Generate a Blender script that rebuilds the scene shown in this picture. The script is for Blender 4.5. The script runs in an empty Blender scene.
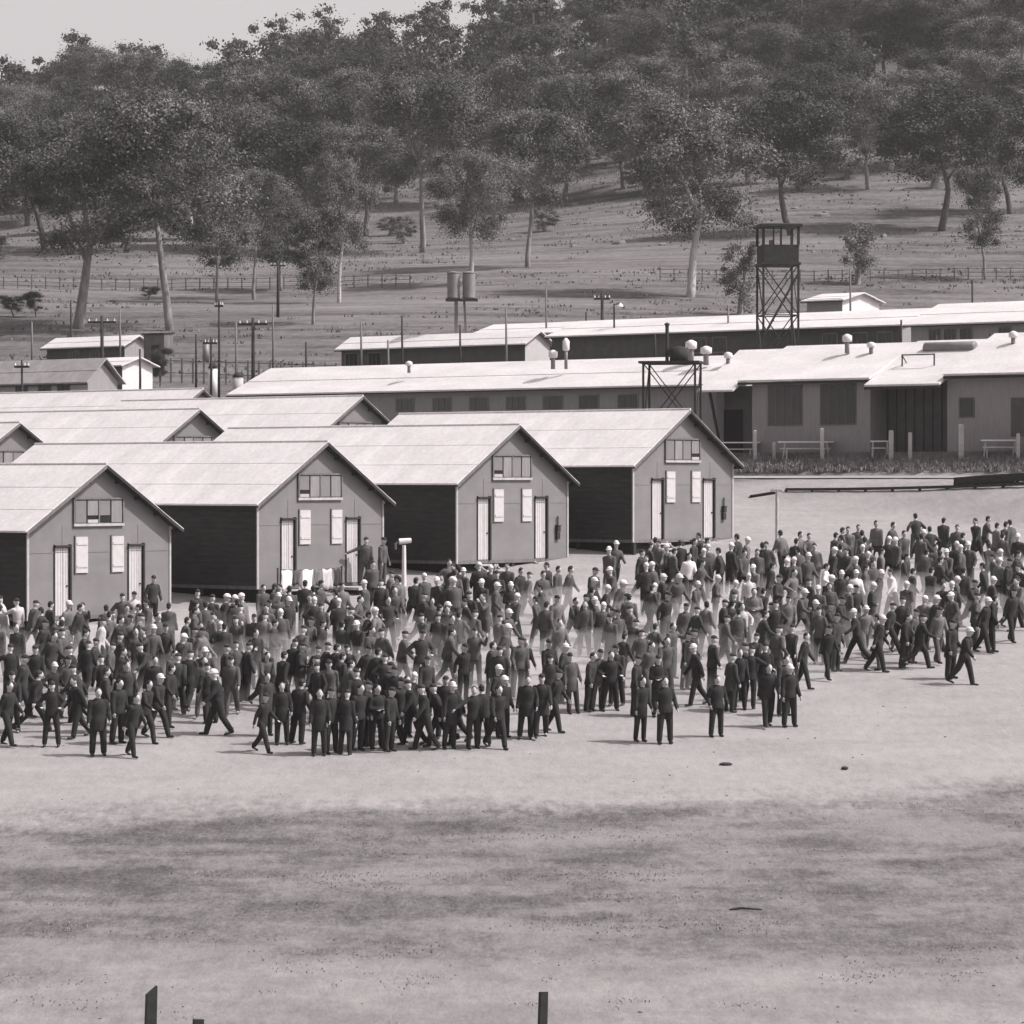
import bpy, bmesh, math, random
import numpy as np
from mathutils import Vector, Matrix, noise
random.seed(7); np.random.seed(7)
R = math.radians
F = 3400.0; HY = 480.0
C = bpy.context.scene.collection
scene = bpy.context.scene

# ------------------------------------------------------------------ terrain
PY = [165, 200, 235, 265, 300, 330, 400, 500, 560, 620, 700, 900, 1400]
PZ = [1.02, 5.2, 8.6, 12.2, 17.0, 21.2, 32.5, 52.0, 64.5, 69.0, 66.0, 30.0, -60.0]
def plane(Y): return -7.16 + .112 * (Y - 92)
def sstep(a, b, x):
    t = min(1, max(0, (x - a) / (b - a))); return t * t * (3 - 2 * t)
def ground(X, Y):
    if Y <= 165: z = plane(Y)
    else:
        z = float(np.interp(Y, PY, PZ))
    z += (.11 if X < 0 else .24) * max(-160, min(200, X)) * sstep(300, 560, Y) + 4.0 * sstep(400, 560, Y)
    if X > 3 and Y > 120:
        q = (X - 9.9) * -.629 + (Y - 160) * -.777
        if -14 < q < 10:
            t = float(np.interp(q, [0, 1.2, 2.6, 3.3, 5, 7], [1.2, 1.05, .6, .15, .05, -.1]))
            wgt = sstep(3, 8, X) * sstep(10, 6, q) * sstep(-14, -8, q) * sstep(34, 28, X)
            z = z * (1 - wgt) + t * wgt
    if Y > 205:
        k = sstep(205, 300, Y)
        z += k * (noise.noise(Vector((X * .02, Y * .02, 3.1))) * 1.6 + noise.noise(Vector((X * .006, Y * .006, 9.1))) * 3.0)
    if Y < 30: z = plane(30) + (Y - 30) * .05
    return z
def px(x, d): return (x - 512) / F * d
def zz(y, d): return (HY - y) / F * d
def dfeet(y): return 59378.0 / (y - 99.2)
def dground(x, y, d0=60, d1=640):
    # distance along the pixel's ray at which the ground is met
    d = d0
    while d < d1:
        if ground(px(x, d), d) >= zz(y, d): return d
        d += 1.0
    return d1

# ------------------------------------------------------------------ materials
MATS = {}
TINT = (1.0, .945, .955)
def mat(name, v, rough=.9, noise_amt=.15, scale=3.0, metal=0.0, bump=0.0, stretch=(1, 1, 1), spec=.3, streak=0.0, coord='Object'):
    m = bpy.data.materials.new(name); m.use_nodes = True
    n = m.node_tree.nodes; l = m.node_tree.links
    b = n['Principled BSDF']; b.inputs['Roughness'].default_value = rough
    b.inputs['Metallic'].default_value = metal
    b.inputs['Specular IOR Level'].default_value = spec
    tc = n.new('ShaderNodeTexCoord'); mp = n.new('ShaderNodeMapping'); mp.inputs['Scale'].default_value = stretch
    l.new(tc.outputs[coord], mp.inputs['Vector'])
    t = n.new('ShaderNodeTexNoise'); t.inputs['Scale'].default_value = scale; t.inputs['Detail'].default_value = 6
    t.inputs['Roughness'].default_value = .65
    l.new(mp.outputs[0], t.inputs['Vector'])
    r = n.new('ShaderNodeValToRGB'); r.color_ramp.elements[0].position = .3; r.color_ramp.elements[1].position = .7
    a, c = v * (1 - noise_amt), v * (1 + noise_amt)
    r.color_ramp.elements[0].color = (a * TINT[0], a * TINT[1], a * TINT[2], 1)
    r.color_ramp.elements[1].color = (c * TINT[0], c * TINT[1], c * TINT[2], 1)
    l.new(t.outputs['Fac'], r.inputs['Fac']); l.new(r.outputs[0], b.inputs['Base Color'])
    if bump:
        bp = n.new('ShaderNodeBump'); bp.inputs['Strength'].default_value = bump; bp.inputs['Distance'].default_value = .05
        l.new(t.outputs['Fac'], bp.inputs['Height']); l.new(bp.outputs[0], b.inputs['Normal'])
    MATS[name] = m; return m

mat('weatherboard', .165, .85, .13, .8, stretch=(1, 1, 1.5), bump=.05)
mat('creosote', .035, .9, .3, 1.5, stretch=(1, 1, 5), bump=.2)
mat('pale_paint', .44, .7, .08, 4)
mat('grey_paint', .25, .8, .12, 2, stretch=(4, 4, .6))
mat('mid_paint', .20, .8, .15, 2, stretch=(4, 4, .6))
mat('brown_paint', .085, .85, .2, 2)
mat('dark_wood', .03, .9, .3, 4, bump=.3)
mat('old_wood', .13, .9, .3, 6, stretch=(1, 1, .2), bump=.3)
mat('pale_wood', .36, .9, .2, 6)
mat('dark_glass', .03, .25, .2, 2, spec=.5)
mat('gap', .015, .95, .2, 2)  # near-black that paints in the shade under floors and inside openings
mat('tank_iron', .2, .55, .2, 2, metal=.2)
mat('old_iron', .27, .7, .2, 2)
mat('white_metal', .6, .5, .08, 4)
mat('skin', .42, .6, .12, 8)
mat('feature', .06, .6, .1, 8)
mat('boot', .03, .6, .3, 8)
mat('hair', .02, .7, .3, 20)
mat('white_cloth', .62, .9, .08, 5)
mat('cap_cloth', .03, .9, .3, 10)
mat('cloth_black', .022, .95, .35, 5, bump=.1)
mat('cloth_dark', .036, .95, .3, 5, bump=.1)
mat('cloth_grey', .075, .95, .25, 5, bump=.1)
mat('cloth_mid', .13, .95, .25, 5, bump=.1)
mat('cloth_pale', .42, .95, .15, 5, bump=.1)
mat('bark', .20, .9, .45, 2.5, stretch=(1, 1, .25), bump=.5)
mat('bark_pale', .40, .85, .35, 2.5, stretch=(1, 1, .25), bump=.4)
mat('bark_dark', .08, .9, .4, 2.5, stretch=(1, 1, .25), bump=.5)
mat('rock', .15, .95, .3, 2, bump=.6)
def leafmat(name, v, v2):
    m = mat(name, v, .75, 0, .35)
    r = [n for n in m.node_tree.nodes if n.type == 'VALTORGB'][0]
    r.color_ramp.elements[0].color = (v, v * .97, v * .96, 1); r.color_ramp.elements[1].color = (v2, v2 * .97, v2 * .96, 1)
    b = m.node_tree.nodes['Principled BSDF']
    b.inputs['Specular IOR Level'].default_value = .3
    # light passing through thin leaves
    tr = m.node_tree.nodes.new('ShaderNodeBsdfTranslucent'); mx = m.node_tree.nodes.new('ShaderNodeMixShader'); mx.inputs[0].default_value = .12
    out = m.node_tree.nodes['Material Output']; l = m.node_tree.links
    l.new(r.outputs[0], tr.inputs['Color']); l.new(b.outputs[0], mx.inputs[1]); l.new(tr.outputs[0], mx.inputs[2]); l.new(mx.outputs[0], out.inputs['Surface'])
    return m
leafmat('leaf_dark', .022, .050); leafmat('leaf_mid', .045, .105); leafmat('leaf_pale', .10, .21)  # leaf tones also stand in for sunlit and shaded foliage
mat('tuft', .21, .95, .3, 2)
mat('dry_grass', .20, .95, .35, 2, coord='Generated')
mat('tussock', .125, .95, .3, 2)

def roofmat():
    m = mat('corrugated_iron', .58, .5, .12, .9, metal=.1, stretch=(.35, 1, 1), spec=.5)
    n = m.node_tree.nodes; l = m.node_tree.links; b = n['Principled BSDF']
    r0 = [q for q in n if q.type == 'VALTORGB'][0]; tc0 = n.new('ShaderNodeTexCoord'); mp = n.new('ShaderNodeMapping'); mp.inputs['Scale'].default_value = (.55, 1.25, .0); l.new(tc0.outputs['Object'], mp.inputs['Vector'])
    vo = n.new('ShaderNodeTexVoronoi'); vo.distance = 'CHEBYCHEV'; vo.inputs['Randomness'].default_value = .12; vo.inputs['Scale'].default_value = 1.0; l.new(mp.outputs[0], vo.inputs['Vector'])
    hb = n.new('ShaderNodeSeparateColor'); l.new(vo.outputs['Color'], hb.inputs[0]); mr = n.new('ShaderNodeMapRange'); l.new(hb.outputs[0], mr.inputs['Value']); mr.inputs['To Min'].default_value = .95; mr.inputs['To Max'].default_value = 1.03
    fn = n.new('ShaderNodeTexNoise'); fn.inputs['Scale'].default_value = 7; fn.inputs['Detail'].default_value = 5; l.new(tc0.outputs['Object'], fn.inputs['Vector']); m2 = n.new('ShaderNodeMapRange'); l.new(fn.outputs['Fac'], m2.inputs['Value']); m2.inputs['From Min'].default_value = .3; m2.inputs['From Max'].default_value = .7; m2.inputs['To Min'].default_value = .9; m2.inputs['To Max'].default_value = 1.08
    mu = n.new('ShaderNodeMath'); mu.operation = 'MULTIPLY'; l.new(mr.outputs[0], mu.inputs[0]); l.new(m2.outputs[0], mu.inputs[1])
    vm = n.new('ShaderNodeVectorMath'); vm.operation = 'SCALE'; l.new(r0.outputs[0], vm.inputs[0]); l.new(mu.outputs[0], vm.inputs['Scale']); l.new(vm.outputs[0], b.inputs['Base Color'])
    tc = n.new('ShaderNodeTexCoord')
    w = n.new('ShaderNodeTexWave'); w.wave_type = 'BANDS'; w.bands_direction = 'Y'; w.inputs['Scale'].default_value = 4.0
    l.new(tc.outputs['Object'], w.inputs['Vector'])
    bp = n.new('ShaderNodeBump'); bp.inputs['Strength'].default_value = .35; bp.inputs['Distance'].default_value = .012
    l.new(w.outputs['Fac'], bp.inputs['Height']); l.new(bp.outputs[0], b.inputs['Normal'])
roofmat()

def groundmat():
    m = bpy.data.materials.new('ground'); m.use_nodes = True
    n = m.node_tree.nodes; l = m.node_tree.links; b = n['Principled BSDF']; b.inputs['Roughness'].default_value = .95
    b.inputs['Specular IOR Level'].default_value = .1
    g = n.new('ShaderNodeNewGeometry'); sp = n.new('ShaderNodeSeparateXYZ'); l.new(g.outputs['Position'], sp.inputs[0])
    def N(scale, stretch=(1, 1, 1), detail=7, rough=.65, loc=(0, 0, 0)):
        mp = n.new('ShaderNodeMapping'); mp.inputs['Scale'].default_value = stretch; mp.inputs['Location'].default_value = loc
        l.new(g.outputs['Position'], mp.inputs['Vector'])
        t = n.new('ShaderNodeTexNoise'); t.inputs['Scale'].default_value = scale; t.inputs['Detail'].default_value = detail; t.inputs['Roughness'].default_value = rough
        l.new(mp.outputs[0], t.inputs['Vector']); return t.outputs['Fac']
    def M(op, a, c=None, clamp=False):
        x = n.new('ShaderNodeMath'); x.operation = op; x.use_clamp = clamp
        for i, v in enumerate((a, c)):
            if v is None: continue
            if isinstance(v, (int, float)): x.inputs[i].default_value = v
            else: l.new(v, x.inputs[i])
        return x.outputs[0]
    def MR(v, a, c, lo=0, hi=1):
        x = n.new('ShaderNodeMapRange'); x.interpolation_type = 'SMOOTHSTEP'; l.new(v, x.inputs['Value'])
        for k, q in zip(('From Min', 'From Max', 'To Min', 'To Max'), (a, c, lo, hi)): x.inputs[k].default_value = q
        return x.outputs[0]
    def MIX(f, a, c):
        x = n.new('ShaderNodeMix'); x.data_type = 'FLOAT'; l.new(f, x.inputs['Factor']) if not isinstance(f, (int, float)) else None
        for k, v in ((2, a), (3, c)):
            if isinstance(v, (int, float)): x.inputs[k].default_value = v
            else: l.new(v, x.inputs[k])
        return x.outputs[0]
    Y = sp.outputs['Y']; X = sp.outputs['X']
    big = N(.12, (.45, 1, 1)); mid = N(.45, (.7, 1, 1), loc=(5, 3, 0)); fine = N(3.2, (1, .4, 1), 9, .75); streak = N(.8, (.22, 1, 1), 5, loc=(9, 1, 0))
    vfine = N(13.0, (1, .35, 1), 6, .8)
    # dust of the parade ground
    dust = M('ADD', M('MULTIPLY', mid, .10), .195); dust = M('ADD', dust, M('MULTIPLY', M('SUBTRACT', fine, .5), .17)); dust = M('ADD', dust, M('MULTIPLY', M('SUBTRACT', streak, .5), .08)); dust = M('ADD', dust, M('MULTIPLY', M('SUBTRACT', vfine, .5), .09))
    # worn grass nearer the camera
    grass = M('ADD', MR(M('ADD', M('MULTIPLY', fine, .35), M('ADD', M('MULTIPLY', streak, .3), M('MULTIPLY', mid, .35))), .40, .60), 0)
    gcol = M('ADD', M('MULTIPLY', grass, .085), .072); gcol = M('ADD', gcol, M('MULTIPLY', M('SUBTRACT', vfine, .5), .24))
    edge = M('ADD', Y, M('MULTIPLY', M('SUBTRACT', big, .5), 11.0)); edge = M('ADD', edge, M('MULTIPLY', M('SUBTRACT', fine, .5), 5.0)); edge = M('SUBTRACT', edge, M('MULTIPLY', X, .22))
    gm = MR(edge, 86, 82)
    paler = MR(M('ADD', Y, M('MULTIPLY', M('SUBTRACT', streak, .5), 12.0)), 71, 67, 0, .6)
    worn = MR(M('ADD', M('MULTIPLY', big, .5), M('MULTIPLY', mid, .5)), .42, .60)
    gm = M('MULTIPLY', gm, MIX(worn, 1.0, .72)); gm = M('MULTIPLY', gm, M('SUBTRACT', 1.0, paler))
    near = MIX(gm, dust, gcol)
    # camp ground and the hill pasture behind
    hs = N(.35, (.2, 1, 1), 6, .6, (2, 7, 0)); hf = N(2.0, (.7, .5, 1), 8, .75); hb = N(.035, (.5, 1, 1), 4)
    hill = M('ADD', MR(hs, .35, .65, .075, .135), M('MULTIPLY', M('SUBTRACT', hf, .5), .22)); hill = M('ADD', hill, M('MULTIPLY', M('SUBTRACT', hb, .5), .16))
    f2 = MR(M('ADD', Y, M('MULTIPLY', M('SUBTRACT', mid, .5), 8.0)), 149, 154)
    col = MIX(f2, near, hill); col = M('MAXIMUM', col, .05)
    cc = n.new('ShaderNodeCombineXYZ')
    l.new(M('MULTIPLY', col, 1.0), cc.inputs[0]); l.new(M('MULTIPLY', col, .935), cc.inputs[1]); l.new(M('MULTIPLY', col, .945), cc.inputs[2])
    l.new(cc.outputs[0], b.inputs['Base Color'])
    bp = n.new('ShaderNodeBump'); bp.inputs['Strength'].default_value = .5; bp.inputs['Distance'].default_value = .06
    l.new(M('ADD', fine, M('MULTIPLY', vfine, .5)), bp.inputs['Height']); l.new(bp.outputs[0], b.inputs['Normal'])
    MATS['ground'] = m
groundmat()

# ------------------------------------------------------------------ mesh builder
class MB:
    def __init__(s): s.v = []; s.f = []; s.mi = []
    def add(s, vs, fs, mi=0):
        o = len(s.v); s.v += [tuple(v) for v in vs]; s.f += [tuple(i + o for i in f) for f in fs]; s.mi += [mi] * len(fs); return s
    def box(s, x0, x1, y0, y1, z0, z1, mi=0):
        vs = [(x, y, z) for z in (z0, z1) for y in (y0, y1) for x in (x0, x1)]
        return s.add(vs, [(0, 2, 3, 1), (4, 5, 7, 6), (0, 1, 5, 4), (2, 6, 7, 3), (0, 4, 6, 2), (1, 3, 7, 5)], mi)
    def beam(s, a, b, w, h=None, mi=0):
        a = Vector(a); b = Vector(b); h = h or w; d = (b - a).normalized()
        up = Vector((0, 0, 1)) if abs(d.z) < .95 else Vector((0, 1, 0))
        x = d.cross(up).normalized() * w / 2; y = x.cross(d).normalized() * h / 2
        vs = [p + i * x + j * y for p in (a, b) for (i, j) in ((-1, -1), (1, -1), (1, 1), (-1, 1))]
        return s.add(vs, [(3, 2, 1, 0), (4, 5, 6, 7), (0, 1, 5, 4), (1, 2, 6, 5), (2, 3, 7, 6), (3, 0, 4, 7)], mi)
    def tube(s, pts, rads, n=8, mi=0, caps=True):
        pts = [Vector(p) for p in pts]; rings = []
        o = len(s.v)
        for i, p in enumerate(pts):
            d = (pts[min(i + 1, len(pts) - 1)] - pts[max(i - 1, 0)]).normalized()
            up = Vector((1, 0, 0)) if abs(d.x) < .8 else Vector((0, 1, 0))
            x = d.cross(up).normalized(); y = d.cross(x)
            for k in range(n):
                a = 2 * math.pi * k / n
                s.v.append(tuple(p + rads[i] * (math.cos(a) * x + math.sin(a) * y)))
        for i in range(len(pts) - 1):
            for k in range(n):
                k2 = (k + 1) % n
                s.f.append((o + i * n + k, o + i * n + k2, o + (i + 1) * n + k2, o + (i + 1) * n + k)); s.mi.append(mi)
        if caps:
            s.f.append(tuple(o + k for k in reversed(range(n)))); s.mi.append(mi)
            s.f.append(tuple(o + (len(pts) - 1) * n + k for k in range(n))); s.mi.append(mi)
        return s
    def cap(s, a, b, ra, rb, n=10, mi=0):
        a = Vector(a); b = Vector(b); d = b - a; L = d.length or 1e-4; d = d / L
        P = []; Q = []
        for k in (85, 60, 30, 0): P.append(a - d * ra * math.sin(R(k))); Q.append(ra * math.cos(R(k)))
        for k in (0, 30, 60, 85): P.append(b + d * rb * math.sin(R(k))); Q.append(rb * math.cos(R(k)))
        return s.tube_d(P, Q, d, n, mi)
    def tube_d(s, P, Q, d, n, mi=0):
        o = len(s.v); up = Vector((1, 0, 0)) if abs(d.x) < .8 else Vector((0, 1, 0))
        x = d.cross(up).normalized(); y = d.cross(x)
        for p, r in zip(P, Q):
            for k in range(n):
                a = 2 * math.pi * k / n; s.v.append(tuple(p + r * (math.cos(a) * x + math.sin(a) * y)))
        m = len(P)
        for i in range(m - 1):
            for k in range(n):
                k2 = (k + 1) % n; s.f.append((o + i * n + k, o + i * n + k2, o + (i + 1) * n + k2, o + (i + 1) * n + k)); s.mi.append(mi)
        s.f.append(tuple(o + k for k in reversed(range(n)))); s.f.append(tuple(o + (m - 1) * n + k for k in range(n))); s.mi += [mi, mi]
        return s
    def ell(s, c, r, n=12, m=8, M=None, mi=0, lo=-90, hi=90):
        c = Vector(c); o = len(s.v)
        for i in range(m + 1):
            t = R(lo + (hi - lo) * i / m); t = max(-1.55, min(1.55, t))
            for k in range(n):
                a = 2 * math.pi * k / n
                v = Vector((r[0] * math.cos(t) * math.cos(a), r[1] * math.cos(t) * math.sin(a), r[2] * math.sin(t)))
                if M: v = M @ v
                s.v.append(tuple(c + v))
        for i in range(m):
            for k in range(n):
                k2 = (k + 1) % n; s.f.append((o + i * n + k, o + i * n + k2, o + (i + 1) * n + k2, o + (i + 1) * n + k)); s.mi.append(mi)
        s.f.append(tuple(o + k for k in reversed(range(n)))); s.f.append(tuple(o + m * n + k for k in range(n))); s.mi += [mi, mi]
        return s
    def loft(s, rings, n=16, mi=0):
        # rings: (centre, half width, half depth, optional matrix)
        o = len(s.v)
        for (c, w, dp) in rings:
            c = Vector(c)
            for k in range(n):
                a = 2 * math.pi * k / n; s.v.append(tuple(c + Vector((w * math.cos(a), dp * math.sin(a), 0))))
        for i in range(len(rings) - 1):
            for k in range(n):
                k2 = (k + 1) % n; s.f.append((o + i * n + k, o + i * n + k2, o + (i + 1) * n + k2, o + (i + 1) * n + k)); s.mi.append(mi)
        s.f.append(tuple(o + k for k in reversed(range(n)))); s.f.append(tuple(o + (len(rings) - 1) * n + k for k in range(n))); s.mi += [mi, mi]
        return s
    def mesh(s, name, mats, smooth=False):
        me = bpy.data.meshes.new(name); me.from_pydata(s.v, [], s.f)
        for m in (mats if isinstance(mats, (list, tuple)) else [mats]): me.materials.append(MATS[m])
        me.polygons.foreach_set('material_index', s.mi)
        if smooth: me.polygons.foreach_set('use_smooth', [True] * len(s.f))
        me.update(); return me
    def build(s, name, mats, parent=None, smooth=False, loc=None):
        o = bpy.data.objects.new(name, s.mesh(name, mats, smooth)); C.objects.link(o); o.parent = parent
        if loc: o.location = loc
        return o
def tag(o, label=None, cat=None, group=None, kind=None):
    if label: o['label'] = label
    if cat: o['category'] = cat
    if group: o['group'] = group
    if kind: o['kind'] = kind
    return o
def empty(name, loc, rz=0, **k):
    o = bpy.data.objects.new(name, None); C.objects.link(o); o.location = loc; o.rotation_euler = (0, 0, rz); o.empty_display_size = .3
    return tag(o, **k)
def copy_tree(o, parent=None, kids=None):
    c = o.copy(); C.objects.link(c); c.parent = parent
    for ch in (kids[o] if kids else o.children): copy_tree(ch, c, kids)
    return c
def quads_mesh(name, V, mats, mi=None):
    """V: (n,4,3) array of separate quads"""
    n = len(V); me = bpy.data.meshes.new(name)
    me.vertices.add(n * 4); me.vertices.foreach_set('co', V.reshape(-1).astype(np.float32))
    me.loops.add(n * 4); me.loops.foreach_set('vertex_index', np.arange(n * 4, dtype=np.int32))
    me.polygons.add(n); me.polygons.foreach_set('loop_start', np.arange(0, n * 4, 4, dtype=np.int32))
    me.polygons.foreach_set('loop_total', np.full(n, 4, dtype=np.int32))
    for m in mats: me.materials.append(MATS[m])
    if mi is not None: me.polygons.foreach_set('material_index', mi.astype(np.int32))
    me.update(calc_edges=True); me.validate(); return me

# ------------------------------------------------------------------ ground sheet
def make_ground():
    ys = list(np.arange(-60, 30, 6)) + list(np.arange(30, 60, 1.5)) + list(np.arange(60, 160, .8)) + list(np.arange(160, 340, 2)) + list(np.arange(340, 700, 5)) + list(np.arange(700, 1401, 25))
    xs = list(np.arange(-700, -120, 20)) + list(np.arange(-120, -40, 3)) + list(np.arange(-40, 40, .8)) + list(np.arange(40, 120, 3)) + list(np.arange(120, 701, 20))
    nx = len(xs); V = []
    for Y in ys:
        for X in xs:
            z = ground(X, Y)
            if 40 < Y < 160 and abs(X) < 60: z += .03 * noise.noise(Vector((X * .5, Y * .5, 0)))
            V.append((X, Y, z))
    Fc = [(j * nx + i, j * nx + i + 1, (j + 1) * nx + i + 1, (j + 1) * nx + i) for j in range(len(ys) - 1) for i in range(nx - 1)]
    m = MB(); m.v = V; m.f = Fc; m.mi = [0] * len(Fc)
    o = m.build('ground', 'ground', smooth=True); tag(o, kind='structure')
make_ground()

def line_d(x, q):
    k = (x - 512) / F; return ((160 - .777 * q) * .777 + (9.9 - .629 * q) * .629) / (.777 + k * .629)
def strip(name, pts, w, m, lift=.02):
    b = MB(); vs = []; fs = []
    for i, (x, y) in enumerate(pts):
        a = Vector(pts[max(0, i - 1)]); c = Vector(pts[min(len(pts) - 1, i + 1)]); d = (c - a).normalized(); nrm = Vector((-d.y, d.x))
        for k in range(5):
            q = Vector((x, y)) + nrm * w * (k / 4 - .5) * (1 + .15 * noise.noise(Vector((x * .3, y * .3, k))))
            vs.append((q.x, q.y, ground(q.x, q.y) + lift))
    for i in range(len(pts) - 1):
        for k in range(4): fs.append((i * 5 + k, i * 5 + k + 1, (i + 1) * 5 + k + 1, (i + 1) * 5 + k))
    b.add(vs, fs); return tag(b.build(name, m, smooth=True), kind='structure')

# road beyond the huts on the right
mat('road_dust', .26, .95, .12, .8, coord='Generated')
strip('road', [(9.9 + .777 * u - .629 * 4.3, 160 - .629 * u - .777 * 4.3) for u in np.linspace(0, 19, 24)], 1.7, 'road_dust', .05)

# ------------------------------------------------------------------ huts
TH = R(51); UW = 6.6; TIPW = 7.3; HL = 14.4; WH = 2.85; RISE = 2.17
def make_hut(boxed, variant):
    r = empty('army_hut', (0, 0, 0))
    # local frame: x along the gable (0..UW), y = back along the hut, z up from floor
    b = MB(); th = .1
    top = WH + .17
    hw = UW / 2; pk = top + RISE * hw / (TIPW / 2)
    b.add([(0, 0, 0), (UW, 0, 0), (UW, 0, top), (hw, 0, pk), (0, 0, top), (0, HL, 0), (UW, HL, 0), (UW, HL, top), (hw, HL, pk), (0, HL, top)],
          [(0, 1, 2, 3, 4), (9, 8, 7, 6, 5), (1, 6, 7, 2)])
    b.build('gable_wall', 'weatherboard', r)
    w = MB(); w.add([(0, 0, 0), (0, 0, top), (0, HL, top), (0, HL, 0)], [(0, 1, 2, 3)])
    # side boards with slight laps
    for k in range(14):
        z = k * .2; w.box(-.02 - .012 * (k % 2), -.004, .02, HL, z, z + .19)
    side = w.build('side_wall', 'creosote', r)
    # corner boards and cover strips
    MB().box(-.035, .05, -.035, .02, -.1, top - .12).build('corner_board', 'pale_wood', r); MB().box(UW - .05, UW + .03, -.03, .03, -.1, top - .12).build('corner_board', 'pale_wood', r)
    # lap line + grid of board joints on the gable
    t = MB()
    t.box(.05, UW - .05, -.012, -.002, WH - .75, WH - .715)
    for x in (1.55, 5.05): t.box(x, x + .02, -.012, -.002, .02, 3.0)
    t.build('board_joint', 'weatherboard', r)
    # floor gap filled with a near-black block painting its shade, stumps and bearer below
    t = MB(); t.box(.15, UW - .15, .15, HL - .15, -.9, -.12); t.build('underfloor_shade', 'gap', r)
    t = MB(); t.box(-.02, UW + .02, -.03, HL, -.12, -.002); t.build('bearer', 'old_wood', r)
    for i in range(5):
        for y in (.12,): MB().box(.05 + i * 1.58, .2 + i * 1.58, y - .13, y - .01, -1.6, -.12).build('stump', 'dark_wood', r)
    for i in range(1, 6): MB().box(.0, .13, i * 2.6, i * 2.6 + .15, -1.6, -.12).build('stump', 'dark_wood', r)
    # roof
    rf = MB(); ov = .35; fo = .32; bo = .3; e = .06
    ez = WH; hx = TIPW / 2; cx = hw; rz = ez + RISE
    for sgn in (-1, 1):
        for c in range(3):
            a0 = c / 3 - (.02 if c else 0); a1 = (c + 1) / 3; dz0 = .013 * c
            x0 = cx + sgn * hx * (1 - a0); x1 = cx + sgn * hx * (1 - a1)
            z0 = ez + RISE * a0 + dz0; z1 = ez + RISE * a1 + dz0
            vs = [(x0, -fo, z0), (x0, HL + bo, z0), (x1, HL + bo, z1), (x1, -fo, z1)]
            vs += [(x, y, z - e) for x, y, z in vs]
            fs = [(0, 1, 2, 3), (7, 6, 5, 4), (0, 3, 7, 4), (1, 5, 6, 2), (0, 4, 5, 1)]
            if sgn < 0: fs = [tuple(reversed(f)) for f in fs]
            rf.add(vs, fs)
    roof = rf.build('roof', 'corrugated_iron', r)
    rc = MB(); n = 12
    rc.tube([(cx, -fo - .01, rz + .03), (cx, HL + bo, rz + .03)], [.045, .045], 8); rc.build('ridge_cap', 'corrugated_iron', roof)
    for sgn in (-1, 1):
        t = MB(); x0 = cx + sgn * (hx - .03)
        t.beam((x0, -fo - .012, ez - .09), (cx, -fo - .012, rz - .06), .03, .10); t.build('bargeboard', 'old_wood' if sgn < 0 else 'dark_wood', r)  # right board coloured darker to paint in the overhang's shadow
        MB().beam((cx + sgn * (hx - .02), -fo / 2 + .02, ez - .085), (cx, -fo / 2 + .02, rz - .085), fo - .06, .03).build('soffit_shade', 'dark_wood', r)  # dark lining added so the overhang's underside looks shaded
    # purlin ends under the right slope
    t = MB()
    for a in (.05, .3, .55, .8):
        for sgn in (-1, 1):
            x = cx + sgn * hx * (1 - a); MB().box(x - .04, x + .04, -fo + .03, 0, ez + RISE * a - .2, ez + RISE * a - .07).build('purlin', 'dark_wood', r)
    t = MB()
    for sgn in (-1, 1):
        MB().beam((cx + sgn * (hx - .04), -fo, ez - .08), (cx + sgn * (hx - .04), HL + bo, ez - .08), .05, .08).build('fascia', 'dark_wood', r)
    # doors
    for dx in (1.22, 4.62):
        d = MB(); d.box(dx, dx + .62, .03, .0705, 0.02, 2.28)
        for k in range(5): d.box(dx + .02 + k * .12, dx + .125 + k * .12, -.012, .03, .03, 2.27)
        dd = d.build('door', 'pale_paint', r)
        f = MB(); f.box(dx - .05, dx - .002, -.03, .02, 0, 2.38); f.box(dx + .622, dx + .69, -.10, .02, 0, 2.38); f.box(dx - .05, dx + .69, -.11, .02, 2.29, 2.35)
        f.build('door_frame', 'dark_wood', dd)  # dark frame, heavier right and top, paints in the reveal shadow
        h = MB(); h.tube([(dx + .52, -.05, 1.0), (dx + .52, -.012, 1.0)], [.03, .03], 8); h.build('handle', 'dark_wood', dd)
    # two pale shutters
    for i, sx in enumerate((2.15, 3.82)):
        t = MB(); t.box(sx, sx + .54, -.05, -.004, 1.42, 2.62)
        for k in range(2): t.box(sx + .03, sx + .51, -.07, -.05, 1.6 + k * .75, 1.68 + k * .75)
        sh = t.build('shutter', 'pale_paint', r)
        f = MB(); f.box(sx - .05, sx - .003, -.045, -.003, 1.4, 2.66); f.build('shutter_frame', 'old_wood', sh)
    # vent window under the peak
    t = MB(); x0, x1, z0, z1 = 2.1, 4.3, 3.06, 3.86
    t.box(x0 + .03, x1 - .03, -.02, -.004, z0 + .03, z1 - .03); vw = t.build('vent_window', 'gap', r)
    t = MB(); t.box(x0 - .06, x1 + .06, -.08, -.006, z0 - .09, z0); t.build('sill', 'pale_wood', vw)
    t = MB(); t.box(x0 - .06, x1 + .06, -.08, -.006, z1, z1 + .06); t.box(x0 - .06, x0, -.07, -.006, z0, z1); t.box(x1, x1 + .06, -.07, -.006, z0, z1); t.box(3.17, 3.23, -.07, -.006, z0, z1); t.build('window_frame', 'old_wood', vw)
    ws = (x1 - x0) / 4
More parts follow.
